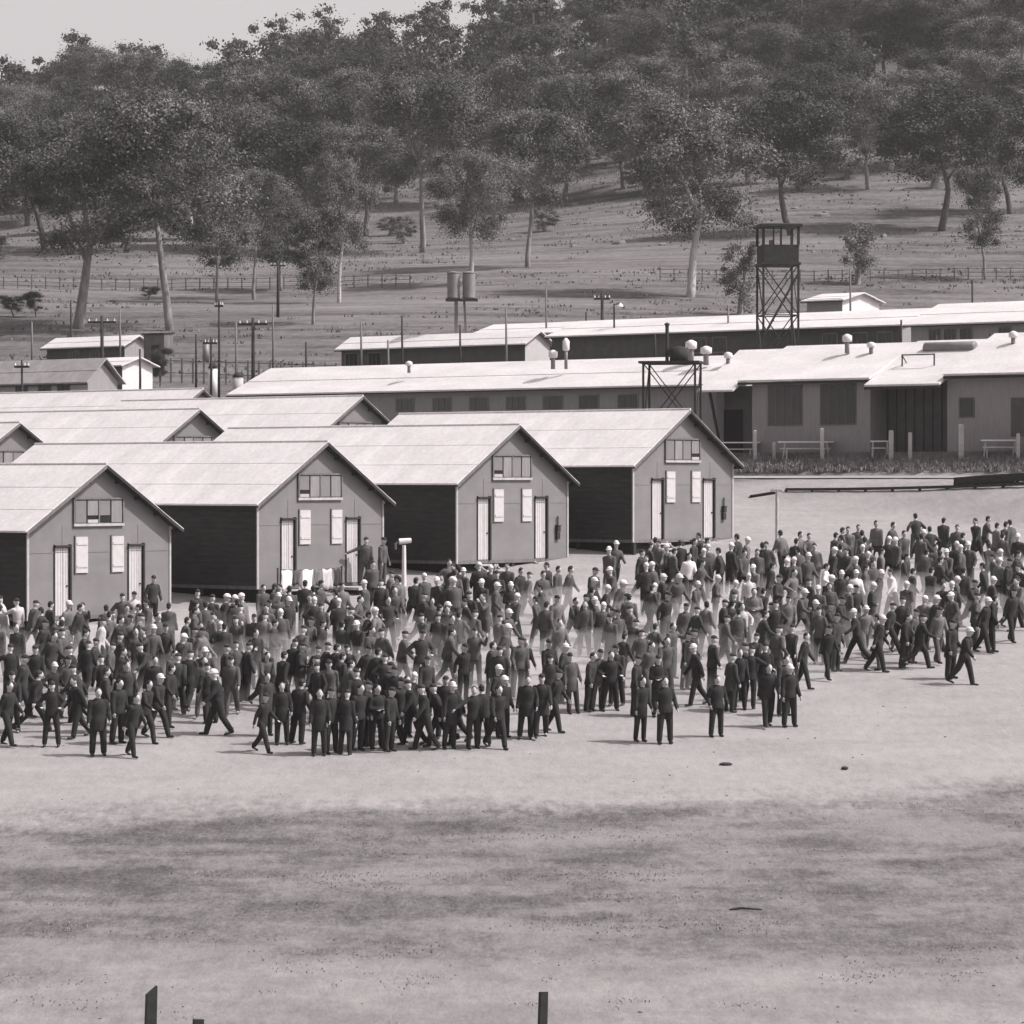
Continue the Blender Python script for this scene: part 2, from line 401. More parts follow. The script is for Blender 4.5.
    for k in range(4):
        a = x0 + k * ws + .035; zt = z1 - .03
        lo = z0 + .03 + (.24 if (k in ((1, 2), (0,), (0,), (3,))[variant]) else 0)
        s_ = MB().box(a, a + ws - .07, -.045, -.022, lo, zt).build('flap', 'mid_paint' if k % 2 else 'weatherboard', vw)
        if k in ((1, 2), (0,), (0,), (3,))[variant] and k != 2: MB().box(a, a + ws - .07, -.05, -.021, z0 + .02, z0 + .13).build('pane', 'pale_wood', vw)
    if boxed:
        t = MB(); t.box(5.85, 6.02, -.13, -.002, 1.0, 1.22); t.box(5.83, 6.04, -.15, -.003, 1.22, 1.26); t.tube([(5.93, -.06, 1.26), (5.93, -.06, 1.6)], [.03, .03], 6); t.box(5.84, 6.03, -.1, -.003, .72, .98)
        t.build('meter_box', 'dark_wood', r)
    return r
SPOTS = []
def hut_pose(x, s, ez):
    # left eave tip seen at px x with scale s; returns origin of the local frame
    d = F / s; X = px(x, d)
    off = (TIPW - UW) / 2
    ox = X + off * math.cos(TH) - .32 * math.sin(TH) * 0; oy = d + off * math.sin(TH)
    # tip is .32 in front of the wall
    ox -= .32 * math.sin(TH); oy += .32 * math.cos(TH)
    return (ox, oy, ez - WH)
defs = [(26, 30.7, -1.66, False, 0), (257, 29.0, -.83, False, 1), (457, 27.4, -.12, True, 2), (634, 26.2, .56, True, 3)]
HLAB = ['leftmost gabled army hut, cut by the photo edge, stairs at its left door',
        'second army hut from left, pale deck before its right-hand door',
        'third army hut from left, white post beside it and meter box by right door',
        'rightmost front army hut, last of the row beside the dusty open ground']
huts = []
for (x, s, ez, bx, va), lb in zip(defs, HLAB):
    h = make_hut(bx, va); p = hut_pose(x, s, ez); h.location = p; h.rotation_euler.z = TH
    tag(h, lb, 'hut', 'gabled huts in the front row'); huts.append((h, p))
bpy.context.view_layer.update()
def hutw(i, x, y, z):
    p = huts[i][1]; c, s = math.cos(TH), math.sin(TH)
    return (p[0] + x * c - y * s, p[1] + x * s + y * c, p[2] + z)
# huts of the rear rows: peak seen at (px, py) at distance d
BL = [(20, 421, 138, 'rear army hut at left edge, gable tip showing above the second hut roof'),
      (200, 407.5, 143, 'rear army hut whose small dark gable tip pokes above the long pale roofs'),
      (363, 394.5, 149, 'rear army hut behind the fourth hut ridge, dark right gable slope showing'),
      (203, 387.5, 161, 'farthest army hut, tiny gable tip below the dark wash house and poles')]
src = huts[3][0]
for (x, y, d, lb) in BL:
    h = copy_tree(src)
    pkz = zz(y, d); X = px(x, d)
    ox = X - (UW / 2) * math.cos(TH) - .32 * math.sin(TH); oy = d - (UW / 2) * math.sin(TH) + .32 * math.cos(TH)
    h.location = (ox, oy, pkz - WH - RISE - .08); h.rotation_euler.z = TH
    tag(h, lb, 'hut', 'gabled huts in the rear rows')
# extra roofs far left in the same rows
for (x, y, d, lb) in [(-170, 437, 132, 'x')]: pass

# steps and decks at doors (they are fixed to the hut)
def steps(i, x, n, dx):
    par = huts[i][0]; t = MB(); 
    for k in range(n):
        t.box(x - .1, x + .9, -.35 - k * .28, -.1 - k * .28, -.2 - k * .2, -.14 - k * .2)
    for q in (x - .1, x + .85): t.beam((q, -.1, -.16), (q, -.35 - (n - 1) * .28, -.26 - (n - 1) * .2), .05, .2)
    t.build('steps', 'pale_wood', par)
steps(0, 1.1, 6, 0); steps(0, 4.5, 5, 0); steps(1, 1.1, 6, 0); steps(2, 1.1, 4, 0); steps(2, 4.5, 2, 0); steps(3, 1.1, 4, 0); steps(3, 4.5, 2, 0)
t = MB(); t.box(3.6, 5.5, -1.5, -.1, -.2, -.1); t.build('deck', 'pale_wood', huts[1][0])
t = MB()
for q in (3.7, 4.5, 5.35):
    for y in (-1.4, -.3): t.box(q, q + .1, y, y + .1, -1.3, -.2)
t.build('deck_post', 'dark_wood', huts[1][0])

# ------------------------------------------------------------------ long buildings behind
AZ = R(-39)
UX, UY = math.cos(AZ), math.sin(AZ)          # along, towards the right of the photo and nearer
def gable_building(name, label, xr, xl, dr, ye, rise, width, wall='mid_paint', gable='pale_paint', windows=(), win=(.9, .8), wz=.25, cat='building', group=None, wall_h=3.0, endwall=True, ov=.35, wmat='dark_glass', doors=(), rmat='corrugated_iron'):
    """right front eave corner at px xr, distance dr, eave seen at y = ye"""
    X0 = px(xr, dr)
    kl = (xl - 512) / F
    L = (X0 - kl * dr) / (UX - kl * UY) if True else 0
    # (X0 - UX L)/(dr - UY L) = kl
    L = (X0 - kl * dr) / (UX - kl * UY)
    ez = zz(ye, dr)
    r = empty(name, (X0, dr, ez), AZ, label=label, cat=cat, group=group)
    # local: x along (0 = right end, negative left), y back, z=0 at the eave
    e = .3; w = width
    pkz = rise * (w / 2) / (w / 2 + ov)
    MB().add([(-L + e, 0, -wall_h), (-e, 0, -wall_h), (-e, 0, .1), (-L + e, 0, .1)], [(0, 1, 2, 3)]).build('wall', wall, r)
    MB().add([(-L + e, w, -wall_h), (-e, w, -wall_h), (-e, w, .1), (-L + e, w, .1)], [(1, 0, 3, 2)]).build('wall', wall, r)
    for x, fl in ((-e, 1), (-L + e, -1)):
        MB().add([(x, 0, -wall_h), (x, w, -wall_h), (x, w, .1), (x, w / 2, pkz + .05), (x, 0, .1)], [(0, 1, 2, 3, 4) if fl > 0 else (4, 3, 2, 1, 0)]).build('gable_wall', gable, r)
    rf = MB(); cy = w / 2
    for sgn in (-1, 1):
        for c in range(2):
            a0, a1 = c / 2 - (.02 if c else 0), (c + 1) / 2
            y0 = cy + sgn * (cy + ov) * (1 - a0); y1 = cy + sgn * (cy + ov) * (1 - a1); z0 = rise * a0 + .025 * c; z1 = rise * a1 + .025 * c
            vs = [(-L, y0, z0), (0, y0, z0), (0, y1, z1), (-L, y1, z1)]; vs += [(x, y, z - .08) for x, y, z in vs]
            fs = [(0, 1, 2, 3), (7, 6, 5, 4), (0, 4, 5, 1), (1, 5, 6, 2), (0, 3, 7, 4)]
            if sgn > 0: fs = [tuple(reversed(f)) for f in fs]
            rf.add(vs, fs)
    roof = rf.build('roof', rmat, r)
    t = MB(); t.box(-L, 0, -ov - .02, -ov + .03, -.15, -.085); t.build('fascia', 'dark_wood', r)
    for x in windows:
        k = (x - 512) / F; u = (X0 - k * dr) / (UX - k * UY); u = -u
        ww, wh = win
        f = MB(); f.box(u - ww / 2 - .06, u + ww / 2 + .06, -.04, -.003, -wz - wh - .06, -wz + .06); fo = f.build('window', 'mid_paint' if wmat != 'dark_wood' else 'grey_paint', r)
        MB().box(u - ww / 2, u + ww / 2, -.055, -.042, -wz - wh, -wz).build('pane', wmat, fo)
        t = MB()
        for q in (1, 2): t.box(u - ww / 2 + q * ww / 3 - .015, u - ww / 2 + q * ww / 3 + .015, -.07, -.056, -wz - wh, -wz)
        t.build('glazing_bar', 'old_wood', fo)
    for x in doors:
        k = (x - 512) / F; u = -(X0 - k * dr) / (UX - k * UY)
        MB().box(u - .4, u + .4, -.05, -.003, -wall_h, -wall_h + 2.0).build('door', 'pale_wood', r)
    return r, L
D_, LD = gable_building('mess_hall', 'long low mess hall with seven small windows behind the huts', 722, 232, 160, 384, 1.45, 6.0, wall='grey_paint', windows=[405, 442, 479, 516, 553, 589, 628], win=(1.15, .62), wz=.42, ov=.45)
def ulen(x, X0=px(722, 160), d0=160):
    k = (x - 512) / F; return -(X0 - k * d0) / (UX - k * UY)
# kitchen block: a wide building on the same line with a recessed dark bay
kb = empty('kitchen_block', (px(722, 160), 160, zz(384, 160)), AZ, label='pale kitchen block with two big dark windows and a recessed brown bay', cat='building')
us = {x: ulen(x) for x in (716, 748, 757, 782, 813, 828, 861, 875, 953, 963, 1024)}
u0, u1, u2, u3 = us[757], us[875], us[953], us[1024] + 9
b = MB(); b.box(u0, u1, -.4, 6, -3.35, .02); b.build('wall', 'grey_paint', kb)
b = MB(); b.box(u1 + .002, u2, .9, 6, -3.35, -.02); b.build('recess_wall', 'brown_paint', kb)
b = MB()
for k in range(9): b.box(u1 + .1 + k * .48, u1 + .14 + k * .48, .86, .9, -3.3, -.2)
b.build('batten', 'dark_wood', kb)
b = MB(); b.box(u2 + .002, u3, -.5, 6, -3.3, .05); b.build('wing_wall', 'grey_paint', kb)
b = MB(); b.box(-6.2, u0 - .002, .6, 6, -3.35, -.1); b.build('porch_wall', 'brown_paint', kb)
for (a, c) in ((782, 813), (828, 861)):
    f = MB(); A = (us[782] - .45, us[782] + 1.35) if a == 782 else (us[828] - .1, us[828] + 1.75)
    f.box(A[0] - .06, A[1] + .06, -.44, -.403, -2.0, -.12); fo = f.build('window', 'old_wood', kb)
    MB().box(A[0], A[1], -.46, -.442, -1.94, -.18).build('pane', 'dark_glass', fo)
    t = MB(); w = A[1] - A[0]
    for q in (1, 2, 3): t.box(A[0] + w * q / 4 - .02, A[0] + w * q / 4 + .02, -.48, -.462, -1.94, -.18)
    t.build('glazing_bar', 'old_wood', fo)
f = MB(); f.box(us[963] + .1, us[963] + .9, -.54, -.503, -1.75, -.85); fo = f.build('window', 'old_wood', kb); MB().box(us[963] + .16, us[963] + .84, -.56, -.542, -1.7, -.9).build('pane', 'dark_glass', fo)
f = MB(); f.box(us[1024] - .35, us[1024] + .35, -.54, -.503, -2.6, -.9); f.build('door', 'brown_paint', kb)
f = MB(); f.box(us[748] - 1.8, us[748] - .7, .56, .598, -3.2, -1.2); f.build('doorway', 'gap', kb)
f = MB(); f.beam((us[748] - 2.6, .3, -3.2), (us[748] - 3.2, .1, -.3), .1); f.beam((us[748] - 1.4, -.2, -3.2), (us[748] - 2.0, -.3, -.3), .1); f.build('porch_post', 'dark_wood', kb)
def slab_roof(par, name, ua, ub, yf, zf, yb, zb, ua2=None):
    vs = [(ua, yf, zf), (ub, yf, zf), (ub, yb, zb), (ua2 if ua2 is not None else ua, yb, zb)]; vs += [(x, y, z - .09) for x, y, z in vs]
    b = MB(); b.add(vs, [(0, 1, 2, 3), (7, 6, 5, 4), (0, 4, 5, 1), (1, 5, 6, 2), (2, 6, 7, 3), (3, 7, 4, 0)]); return b.build(name, 'corrugated_iron', par)
slab_roof(kb, 'roof', u0 - .5, u1 + .25, -.85, .12, 3.2, 1.85)
slab_roof(kb, 'porch_roof', us[716] - .2, u0 - .5 - .003, -1.25, -.32, 3.1, 1.72, -1.2)
slab_roof(kb, 'recess_roof', u1 + .253, u2 + .1, -1.3, -.22, 3.2, 1.9)
slab_roof(kb, 'wing_roof', u2 + .103, u3 + .4, -1.0, .2, 3.4, 2.15)
slab_roof(kb, 'back_roof', u0 - .5, u3 + .4, 7.2, 0, 3.42, 1.80)
t = MB(); t.box(u0 - .5, u1 + .2, -.87, -.82, -.09, .02); t.box(u1 + .26, u2 + .1, -1.33, -1.28, -.44, -.32); t.box(u2 + .11, u3 + .4, -1.03, -.98, -.03, .1); t.build('fascia', 'dark_wood', kb)
t = MB(); t.box(u0, u3, .9, 5.9, -4.6, -3.36); t.build('underfloor_shade', 'gap', kb)  # near-black block put in as the shade below the kitchen floor

gable_building('store_building', 'dark walled store building with pale gable end, behind the mess hall roof', 529, 338, 205, 343.5, .8, 2.4, wall='brown_paint', gable='pale_paint', windows=[352, 375], win=(1.0, 1.2), wz=.3, wmat='gap')
gable_building('ration_store', 'small pale roofed shed just behind the store building', 600, 470, 222, 331, .8, 5.0, wall='brown_paint', gable='grey_paint', windows=[520], win=(.8, .8))
gable_building('long_barrack', 'long barrack with dark wall and low pale roof behind the watchtower', 905, 548, 186, 324.5, 1.0, 6.0, wall='brown_paint', gable='grey_paint', windows=[700, 720, 830, 860, 885], win=(.9, .8), wz=.4)
gable_building('hospital_ward', 'pale roofed ward at right edge with small windows under the eave', 1085, 906, 172, 319, 1.2, 6.4, wall='grey_paint', gable='grey_paint', windows=[935, 950, 966, 1005, 1040], win=(.7, .6), wz=.3)
gable_building('white_cottage', 'small white cottage high behind the long barrack, right of the watchtower', 846, 803, 226, 299.5, .55, 4.5, wall='grey_paint', gable='white_metal')
gable_building('wash_house', 'low grey shed with pale roof beneath the big left gum tree', 128, 44, 222, 345.5, .7, 2.2, wall='brown_paint', gable='grey_paint', windows=[75, 95], win=(.8, .7))
gable_building('white_shed', 'shed with white gable end and dark doorway beside the crossarm pole', 126, 74, 200, 365, .5, 2.5, wall='brown_paint', gable='white_metal', doors=[112])
gable_building('guard_office', 'grey roofed office with pale walls at left edge behind the hut roofs', 92, -60, 182, 382, 1.3, 2.2, wall='pale_paint', gable='grey_paint', windows=[22, 45, 64], win=(.9, 1.1), wz=.15, rmat='old_iron')
# dark water tank block left of poles
t0 = empty('boiler_house', (px(154, 214), 214, ground(px(154, 214), 214)), AZ, label='small dark boxy boiler house between the white shed and the poles', cat='shed')
MB().box(-.9, .9, 0, .8, -.3, 2.6).build('wall', 'old_wood', t0); slab_roof(t0, 'roof', -1.0, .95, -.1, 2.65, .9, 2.7).data.materials[0] = MATS['dark_wood']
MB().box(-.2, .5, -.03, -.003, .1, 1.9).build('door', 'dark_wood', t0)

# roof cowls: lathe-like vents standing on the roofs
def cowl(x, ytop, ybot, d, w, lb, m='white_metal'):
    zb = zz(ybot, d) - .25; zt = zz(ytop, d)
    r = empty('roof_cowl', (px(x, d), d, zb), 0, label=lb, cat='vent', group='cowls and flues on the kitchen roofs')
    h = zt - zb
    MB().tube([(0, 0, 0), (0, 0, h * .72)], [w * .25, w * .25], 10).build('flue', 'tank_iron', r, True)
    MB().tube([(0, 0, h * .58), (0, 0, h * .62), (0, 0, h * .9), (0, 0, h)], [w * .3, w * .5, w * .5, w * .12], 12).build('cowl_cap', m, r, True)
def roof_d(x, y0=3.0):
    u = ulen(x); return 160 + UY * u + math.cos(AZ) * y0
for x, yt, yb, y0, w, lb in ((409, 361, 368, 1.6, .35, 'small cowl near the left end of the mess hall roof'), (553, 350, 364, 1.6, .45, 'white capped cowl, left of the middle pair on the mess hall roof'),
                         (566, 338, 364, 1.9, .34, 'tall grey flue, right of the middle pair on the mess hall roof'), (691, 340, 357, 3.2, .55, 'white cowl just right of the tank stand, taller of two'),
                         (706, 346, 360, 2.4, .55, 'squat white cowl right of the tank stand'), (728, 352, 362, 2.6, .4, 'small cowl left of the watchtower legs'),
                         (847, 334, 348, 3.0, .45, 'white capped cowl on the ridge above the two big windows'), (871, 342, 350, 3.0, .4, 'low round cowl right of the ridge cowl'), (1013, 331, 342, 3.2, .4, 'white cowl near the right edge of the kitchen ridge')):
    cowl(x, yt, yb, roof_d(x, y0), w, lb)
# long horizontal hot water cylinder on the roof
d = roof_d(950, 3.4); r = empty('roof_tank', (px(950, d), d, zz(356, d)), AZ, label='long horizontal cylinder tank lying on the kitchen roof ridge', cat='water tank')
MB().tube([(-1.35, 0, .38), (-1.3, 0, .38), (1.3, 0, .38), (1.35, 0, .38)], [.2, .27, .27, .2], 16).build('cylinder', 'tank_iron', r, True)
MB().box(-1.1, -.95, -.3, .3, -.3, .16).box(.95, 1.1, -.3, .3, -.3, .16).build('cradle', 'dark_wood', r)
d = roof_d(918, .8); r = empty('roof_frame', (px(918, d), d, zz(375, d)), AZ, label='thin pipe frame standing on the kitchen roof near its front eave', cat='frame')
MB().tube([(-.85, 0, -.3), (-.85, 0, .95)], [.035, .035], 6).tube([(.85, 0, -.3), (.85, 0, .95)], [.035, .035], 6).tube([(-.85, 0, .92), (.85, 0, .92)], [.03, .03], 6).tube([(-.85, .9, .1), (-.85, 0, .9)], [.025, .025], 6).build('pipe', 'dark_wood', r)

# ------------------------------------------------------------------ towers and tanks
def trestle(par, w, dp, z0, z1, n, m='dark_wood', r=.07):
    for sx in (-1, 1):
        for sy in (-1, 1):
            MB().beam((sx * w / 2, sy * dp / 2, z0), (sx * w / 2, sy * dp / 2, z1), r * 2).build('leg', m, par)
    b = MB()
    for k in range(n):
        a, c = z0 + (z1 - z0) * k / n, z0 + (z1 - z0) * (k + 1) / n
        for s in (-1, 1):
            b.beam((-w / 2, s * dp / 2, a), (w / 2, s * dp / 2, c), r); b.beam((w / 2, s * dp / 2, a), (-w / 2, s * dp / 2, c), r)
            b.beam((s * w / 2, -dp / 2, a), (s * w / 2, dp / 2, c), r); b.beam((-w / 2, s * dp / 2, c), (w / 2, s * dp / 2, c), r * 1.2); b.beam((s * w / 2, -dp / 2, c), (s * w / 2, dp / 2, c), r * 1.2)
    b.build('brace', m, par)
d = 188; X = px(777.5, d); g = ground(X, d); H = lambda y: zz(y, d) - g
tw = empty('watchtower', (X, d, g), R(6), label='tall dark timber guard watchtower with roofed open cabin', cat='watchtower')
W = 1.95
trestle(tw, W, W, -.2, H(266), 3, r=.055)
b = MB(); b.box(-W / 2 - .12, W / 2 + .12, -W / 2 - .12, W / 2 + .12, H(266), H(263.5)); b.build('floor', 'dark_wood', tw)
b = MB()
for s in (-1, 1):
    b.box(-W / 2, W / 2, s * W / 2 - .03, s * W / 2 + .03, H(263.4), H(246)); b.box(s * W / 2 - .03, s * W / 2 + .03, -W / 2 + .04, W / 2 - .04, H(263.4), H(246))
b.build('parapet', 'dark_wood', tw)
for sx in (-1, 1):
    for sy in (-1, 1): MB().box(sx * W / 2 - .07, sx * W / 2 + .07, sy * W / 2 - .07, sy * W / 2 + .07, H(245.9), H(228)).build('post', 'dark_wood', tw)
MB().box(-.05, .05, -W / 2 - .04, -W / 2 + .04, H(245.9), H(228)).box(-.45, -.37, -W / 2 - .04, -W / 2 + .04, H(245.9), H(228)).build('mullion', 'dark_wood', tw)
b = MB(); b.box(-W / 2 - .2, W / 2 + .2, -W / 2 - .25, W / 2 + .25, H(227.9), H(225.6)); b.add([(-W / 2 - .2, -W / 2 - .25, H(225.5)), (W / 2 + .2, -W / 2 - .25, H(225.5)), (W / 2 + .2, W / 2 + .25, H(225.5)), (-W / 2 - .2, W / 2 + .25, H(225.5)), (0, 0, H(223))], [(0, 1, 4), (1, 2, 4), (2, 3, 4), (3, 0, 4)]); b.build('roof', 'dark_wood', tw)
b = MB()
for k in range(9): b.beam((-.9 + k * .2, -W / 2 - .35, H(335) + k * .36), (-.9 + k * .2, -W / 2 - .05, H(335) + k * .36), .16, .04)
b.beam((-1.0, -W / 2 - .33, H(335) - .1), (.9, -W / 2 - .33, H(335) + 3.3), .06, .12); b.build('ladder', 'dark_wood', tw)
MB().tube([(-.3, .2, H(263)), (-.3, .2, H(240))], [.22, .15], 10).build('stove', 'tank_iron', tw)

d = 150; X = px(672, d); zt = zz(361.5, d); g = ground(X, d)
ts = empty('tank_stand', (X, d, g), R(-12), label='low timber platform on braced legs behind the rightmost hut', cat='platform')
trestle(ts, 2.3, 1.6, -.2, zt - g - .1, 2, r=.045)
MB().box(-1.35, 1.35, -.95, .95, zt - g - .1, zt - g).build('platform', 'dark_wood', ts)
r = empty('water_tank', (px(679, d), d, zt), 0, label='squat dark tank on the low platform behind rightmost hut', cat='water tank')
MB().tube([(0, 0, .003), (0, 0, .6), (0, 0, .66)], [.42, .42, .1], 18).build('barrel', 'dark_wood', r, True)
r = empty('flue_pipe', (px(667, d), d, zt), 0, label='thin dark flue rising from the low tank platform', cat='flue')
MB().tube([(0, 0, .003), (0, 0, 1.6)], [.08, .08], 8).build('pipe', 'dark_wood', r); MB().tube([(0, 0, 1.6), (0, 0, 1.66), (0, 0, 1.72)], [.12, .12, .02], 8).build('rain_cap', 'dark_wood', r)

d = 212; X = px(461, d); g = ground(X, d); zt = zz(299, d)
ts = empty('tank_post', (X, d, g), 0, label='tall timber post stand carrying two iron tanks above the store roof', cat='stand')
MB().beam((-.3, 0, -.2), (-.3, 0, zt - g - .14), .22).build('leg', 'old_wood', ts); MB().beam((.45, .3, -.2), (.2, .2, zt - g - .14), .14).build('leg', 'old_wood', ts)
MB().box(-.95, 1.05, -.5, .5, zt - g - .14, zt - g).build('platform', 'dark_wood', ts)
for x, lb in ((453.5, 'left one of two ribbed iron tanks on the tall post'), (469, 'right one of two ribbed iron tanks on the tall post')):
    r = empty('water_tank', (px(x, d), d, zt), 0, label=lb, cat='water tank')
    P = [(0, 0, .003)]; Q = [.40]
    for k in range(1, 17): P.append((0, 0, .1 * k)); Q.append(.42 if k % 2 else .38)
    MB().tube(P, Q, 18).build('barrel', 'tank_iron', r, True); MB().tube([(0, 0, 1.6), (0, 0, 1.64), (0, 0, 1.72)], [.44, .44, .05], 18).build('lid', 'tank_iron', r)

# ------------------------------------------------------------------ poles
def pole(x, ytop, d, lb, arm=0, r=.11, m='dark_wood', lamp=False):
    X = px(x, d); g = ground(X, d); h = zz(ytop, d) - g
    o = empty('utility_pole', (X, d, g), R(random.uniform(-15, 15)), label=lb, cat='pole', group='poles about the camp')
    MB().tube([(0, 0, -.3), (.02, 0, h * .5), (0, 0, h)], [r, r * .85, r * .65], 8).build('shaft', m, o, True)
    if arm:
        for k in range(1 if arm < 3 else 2):
            z = h - .35 - .5 * k; MB().beam((-arm * .5, 0, z), (arm * .5, 0, z), .1, .12).build('crossarm', m, o)
            b = MB()
            for q in (-.45, -.2, .2, .45): b.tube([(q * arm, 0, z + .06), (q * arm, 0, z + .2)], [.05, .03], 6)
            b.build('insulator', 'white_metal', o)
    if lamp:
        b = MB(); b.tube([(0, 0, h - .05), (.35, -.1, h + .05)], [.03, .03], 6); b.build('bracket', m, o); b = MB(); b.tube([(.35, -.1, h - .15), (.35, -.1, h + .05)], [.2, .05], 10); b.build('lamp_shade', 'white_metal', o)
for a in [(102, 316, 190, 'dark crossarm pole standing by the white shed', 1.6), (120, 309, 215, 'thin pale pole right of the white shed crossarm pole'), (140, 349, 190, 'short dark pole at the corner of the white shed'),
          (22, 360, 176, 'short dark pole by the guard office at far left', .8), (32, 322, 215, 'thin pole above the guard office roof'), (71, 300, 228, 'slender pole under the big left gum tree'),
          (196, 334, 196, 'bare pole first of the cluster above the rear hut gable'), (211, 337, 192, 'stout pole with small top plate in the pole cluster', .7), (219, 300, 196, 'tallest pole of the cluster above the rear hut gable', .5), (236, 322, 194, 'pale slim pole just right of the tallest cluster pole'),
          (253, 318, 192, 'dark pole with crossarm at the left end of the mess hall', 1.7), (273, 304, 205, 'tall pale pole right of the mess hall crossarm pole'), (306, 342, 198, 'short pole above the left end of the mess hall'),
          (278, 261, 262, 'far pole with white crossarm against the tree trunks', 1.2), (402, 316, 196, 'dark stub pole with white top beside the store building'), (361, 322, 210, 'thin pole at the left part of the store building'),
          (388, 340, 200, 'short thin pole before the store building'), (460, 325, 200, 'slim pole under the two iron tanks'), (506, 308, 200, 'thin tall pole near the right end of store building'), (546, 288, 226, 'fine tall pole above the pale gable end'),
          (586, 312, 205, 'slim pole left of the crossarm pole behind the mess hall'), (602, 293, 205, 'dark crossarm pole behind the mess hall middle', 1.0), (614, 304, 200, 'pole with white lamp right of the crossarm pole', 0), (655, 335, 190, 'dark short pole left of the tank stand'),
          (728, 305, 195, 'thin pole left of the watchtower'), (850, 268, 215, 'pale slim pole right of the watchtower'), (972, 280, 200, 'pole in front of the right edge ward roof'), (901, 320, 184, 'short pole at the right end of the long barrack'),
          (936, 335, 172, 'short pole in front of the ward wall, left one'), (990, 333, 170, 'short pole in front of the ward wall, right one')]:
    pole(a[0], a[1], a[2], a[3], a[4] if len(a) > 4 else 0, r=.13 if len(a) > 4 and a[4] > .9 else .08, m='old_wood' if 'pale' in a[3] or 'thin' in a[3] else 'dark_wood', lamp='lamp' in a[3])

# power wires between crossarm poles
# small standpipe between second and third huts
d = 122; X = px(404, d); g = ground(X, d)
o = empty('wash_stand', (X, d, g), R(10), label='white post with a pale crosspiece between the second and third huts', cat='post')
MB().tube([(0, 0, -.2), (0, 0, zz(545, d) - g)], [.09, .07], 8).build('post', 'white_metal', o); h = zz(541, d) - g
MB().tube([(-.18, 0, h - .02), (.26, 0, h + .02)], [.11, .09], 10).build('crosspiece', 'white_metal', o)
MB().tube([(-.18, 0, h - .02), (-.3, 0, h - .1), (-.3, 0, h - .3)], [.05, .05, .04], 8).build('spout', 'tank_iron', o)

# goal post like pipe and long dark line right of the huts
d = dground(777, 553, 120, 160); X = px(777, d); g = ground(X, d)
o = empty('pipe_post', (X, d, g), 0, label='thin grey upright post behind the crowd right of the huts', cat='post')
MB().tube([(0, 0, -.2), (0, 0, zz(490, d) - g)], [.07, .06], 8).build('shaft', 'pale_wood', o); MB().beam((-.25, 0, zz(490.5, d) - g), (.2, 0, zz(491, d) - g), .09).build('cap_rail', 'pale_wood', o)
def rail(name, x0, y0, x1, y1, lb, w, h, m='dark_wood'):
    d0 = dground(x0, y0, 100, 175); d1 = dground(x1, y1, 100, 175); a = (px(x0, d0), d0); b_ = (px(x1, d1), d1)
    o = empty(name, (a[0], a[1], ground(*a)), 0, label=lb, cat='rail'); b = MB(); n = 10
    for k in range(n):
        p = Vector((a[0] + (b_[0] - a[0]) * k / n, a[1] + (b_[1] - a[1]) * k / n)); q = Vector((a[0] + (b_[0] - a[0]) * (k + 1) / n, a[1] + (b_[1] - a[1]) * (k + 1) / n))
        b.beam((p.x - a[0], p.y - a[1], ground(p.x, p.y) - ground(*a) + h), (q.x - a[0], q.y - a[1], ground(q.x, q.y) - ground(*a) + h), w)
    b.build('timber', m, o)
    b = MB()
    for k in range(n + 1):
        p = Vector((a[0] + (b_[0] - a[0]) * k / n, a[1] + (b_[1] - a[1]) * k / n)); b.box(p.x - a[0] - .06, p.x - a[0] + .06, p.y - a[1] - .06, p.y - a[1] + .06, ground(p.x, p.y) - ground(*a) - .2, ground(p.x, p.y) - ground(*a) + h)
    b.build('support', m, o)
rail('kerb_rail', 786, 494, 1060, 492, 'long low dark timber rail behind the right crowd', .12, .1)
rail('kerb_rail', 750, 499, 775, 499, 'short dark timber rail beside the rightmost hut', .12, .06)
rail('timber_stack', 955, 486, 1060, 484, 'thick dark timber lying by the road at right edge', .34, .17)
# camp fence in front of the kitchen: each post by itself
for x, y0, y1, w, lb in ((755, 430, 464, .16, 'pale post beside the rightmost hut roof'), (774, 442, 460, .14, 'short pale post before the kitchen windows'), (822, 428, 462, .17, 'pale post between the two big kitchen windows'), (891, 430, 458, .2, 'pale post at the left of the brown bay'), (910, 432, 458, .16, 'pale post before the middle of the brown bay'), (961, 424, 462, .22, 'tall pale post at the right of the brown bay'), (1018, 433, 460, .15, 'pale post near the right photo edge')):
    d = line_d(x, 1.9); X = px(x, d); g = ground(X, d)
    h = zz(y0, d) - g
    b = MB(); b.box(-w / 2, w / 2, -w / 2, w / 2, -.2, h - .04); b.add([(-w / 2, -w / 2, h - .04), (w / 2, -w / 2, h - .04), (w / 2, w / 2, h - .04), (-w / 2, w / 2, h - .04), (0, 0, h)], [(0, 1, 4), (1, 2, 4), (2, 3, 4), (3, 0, 4)])
    o = b.build('fence_post', 'pale_wood', loc=(X, d, g)); tag(o, lb, 'post', 'pale posts before the kitchen block')
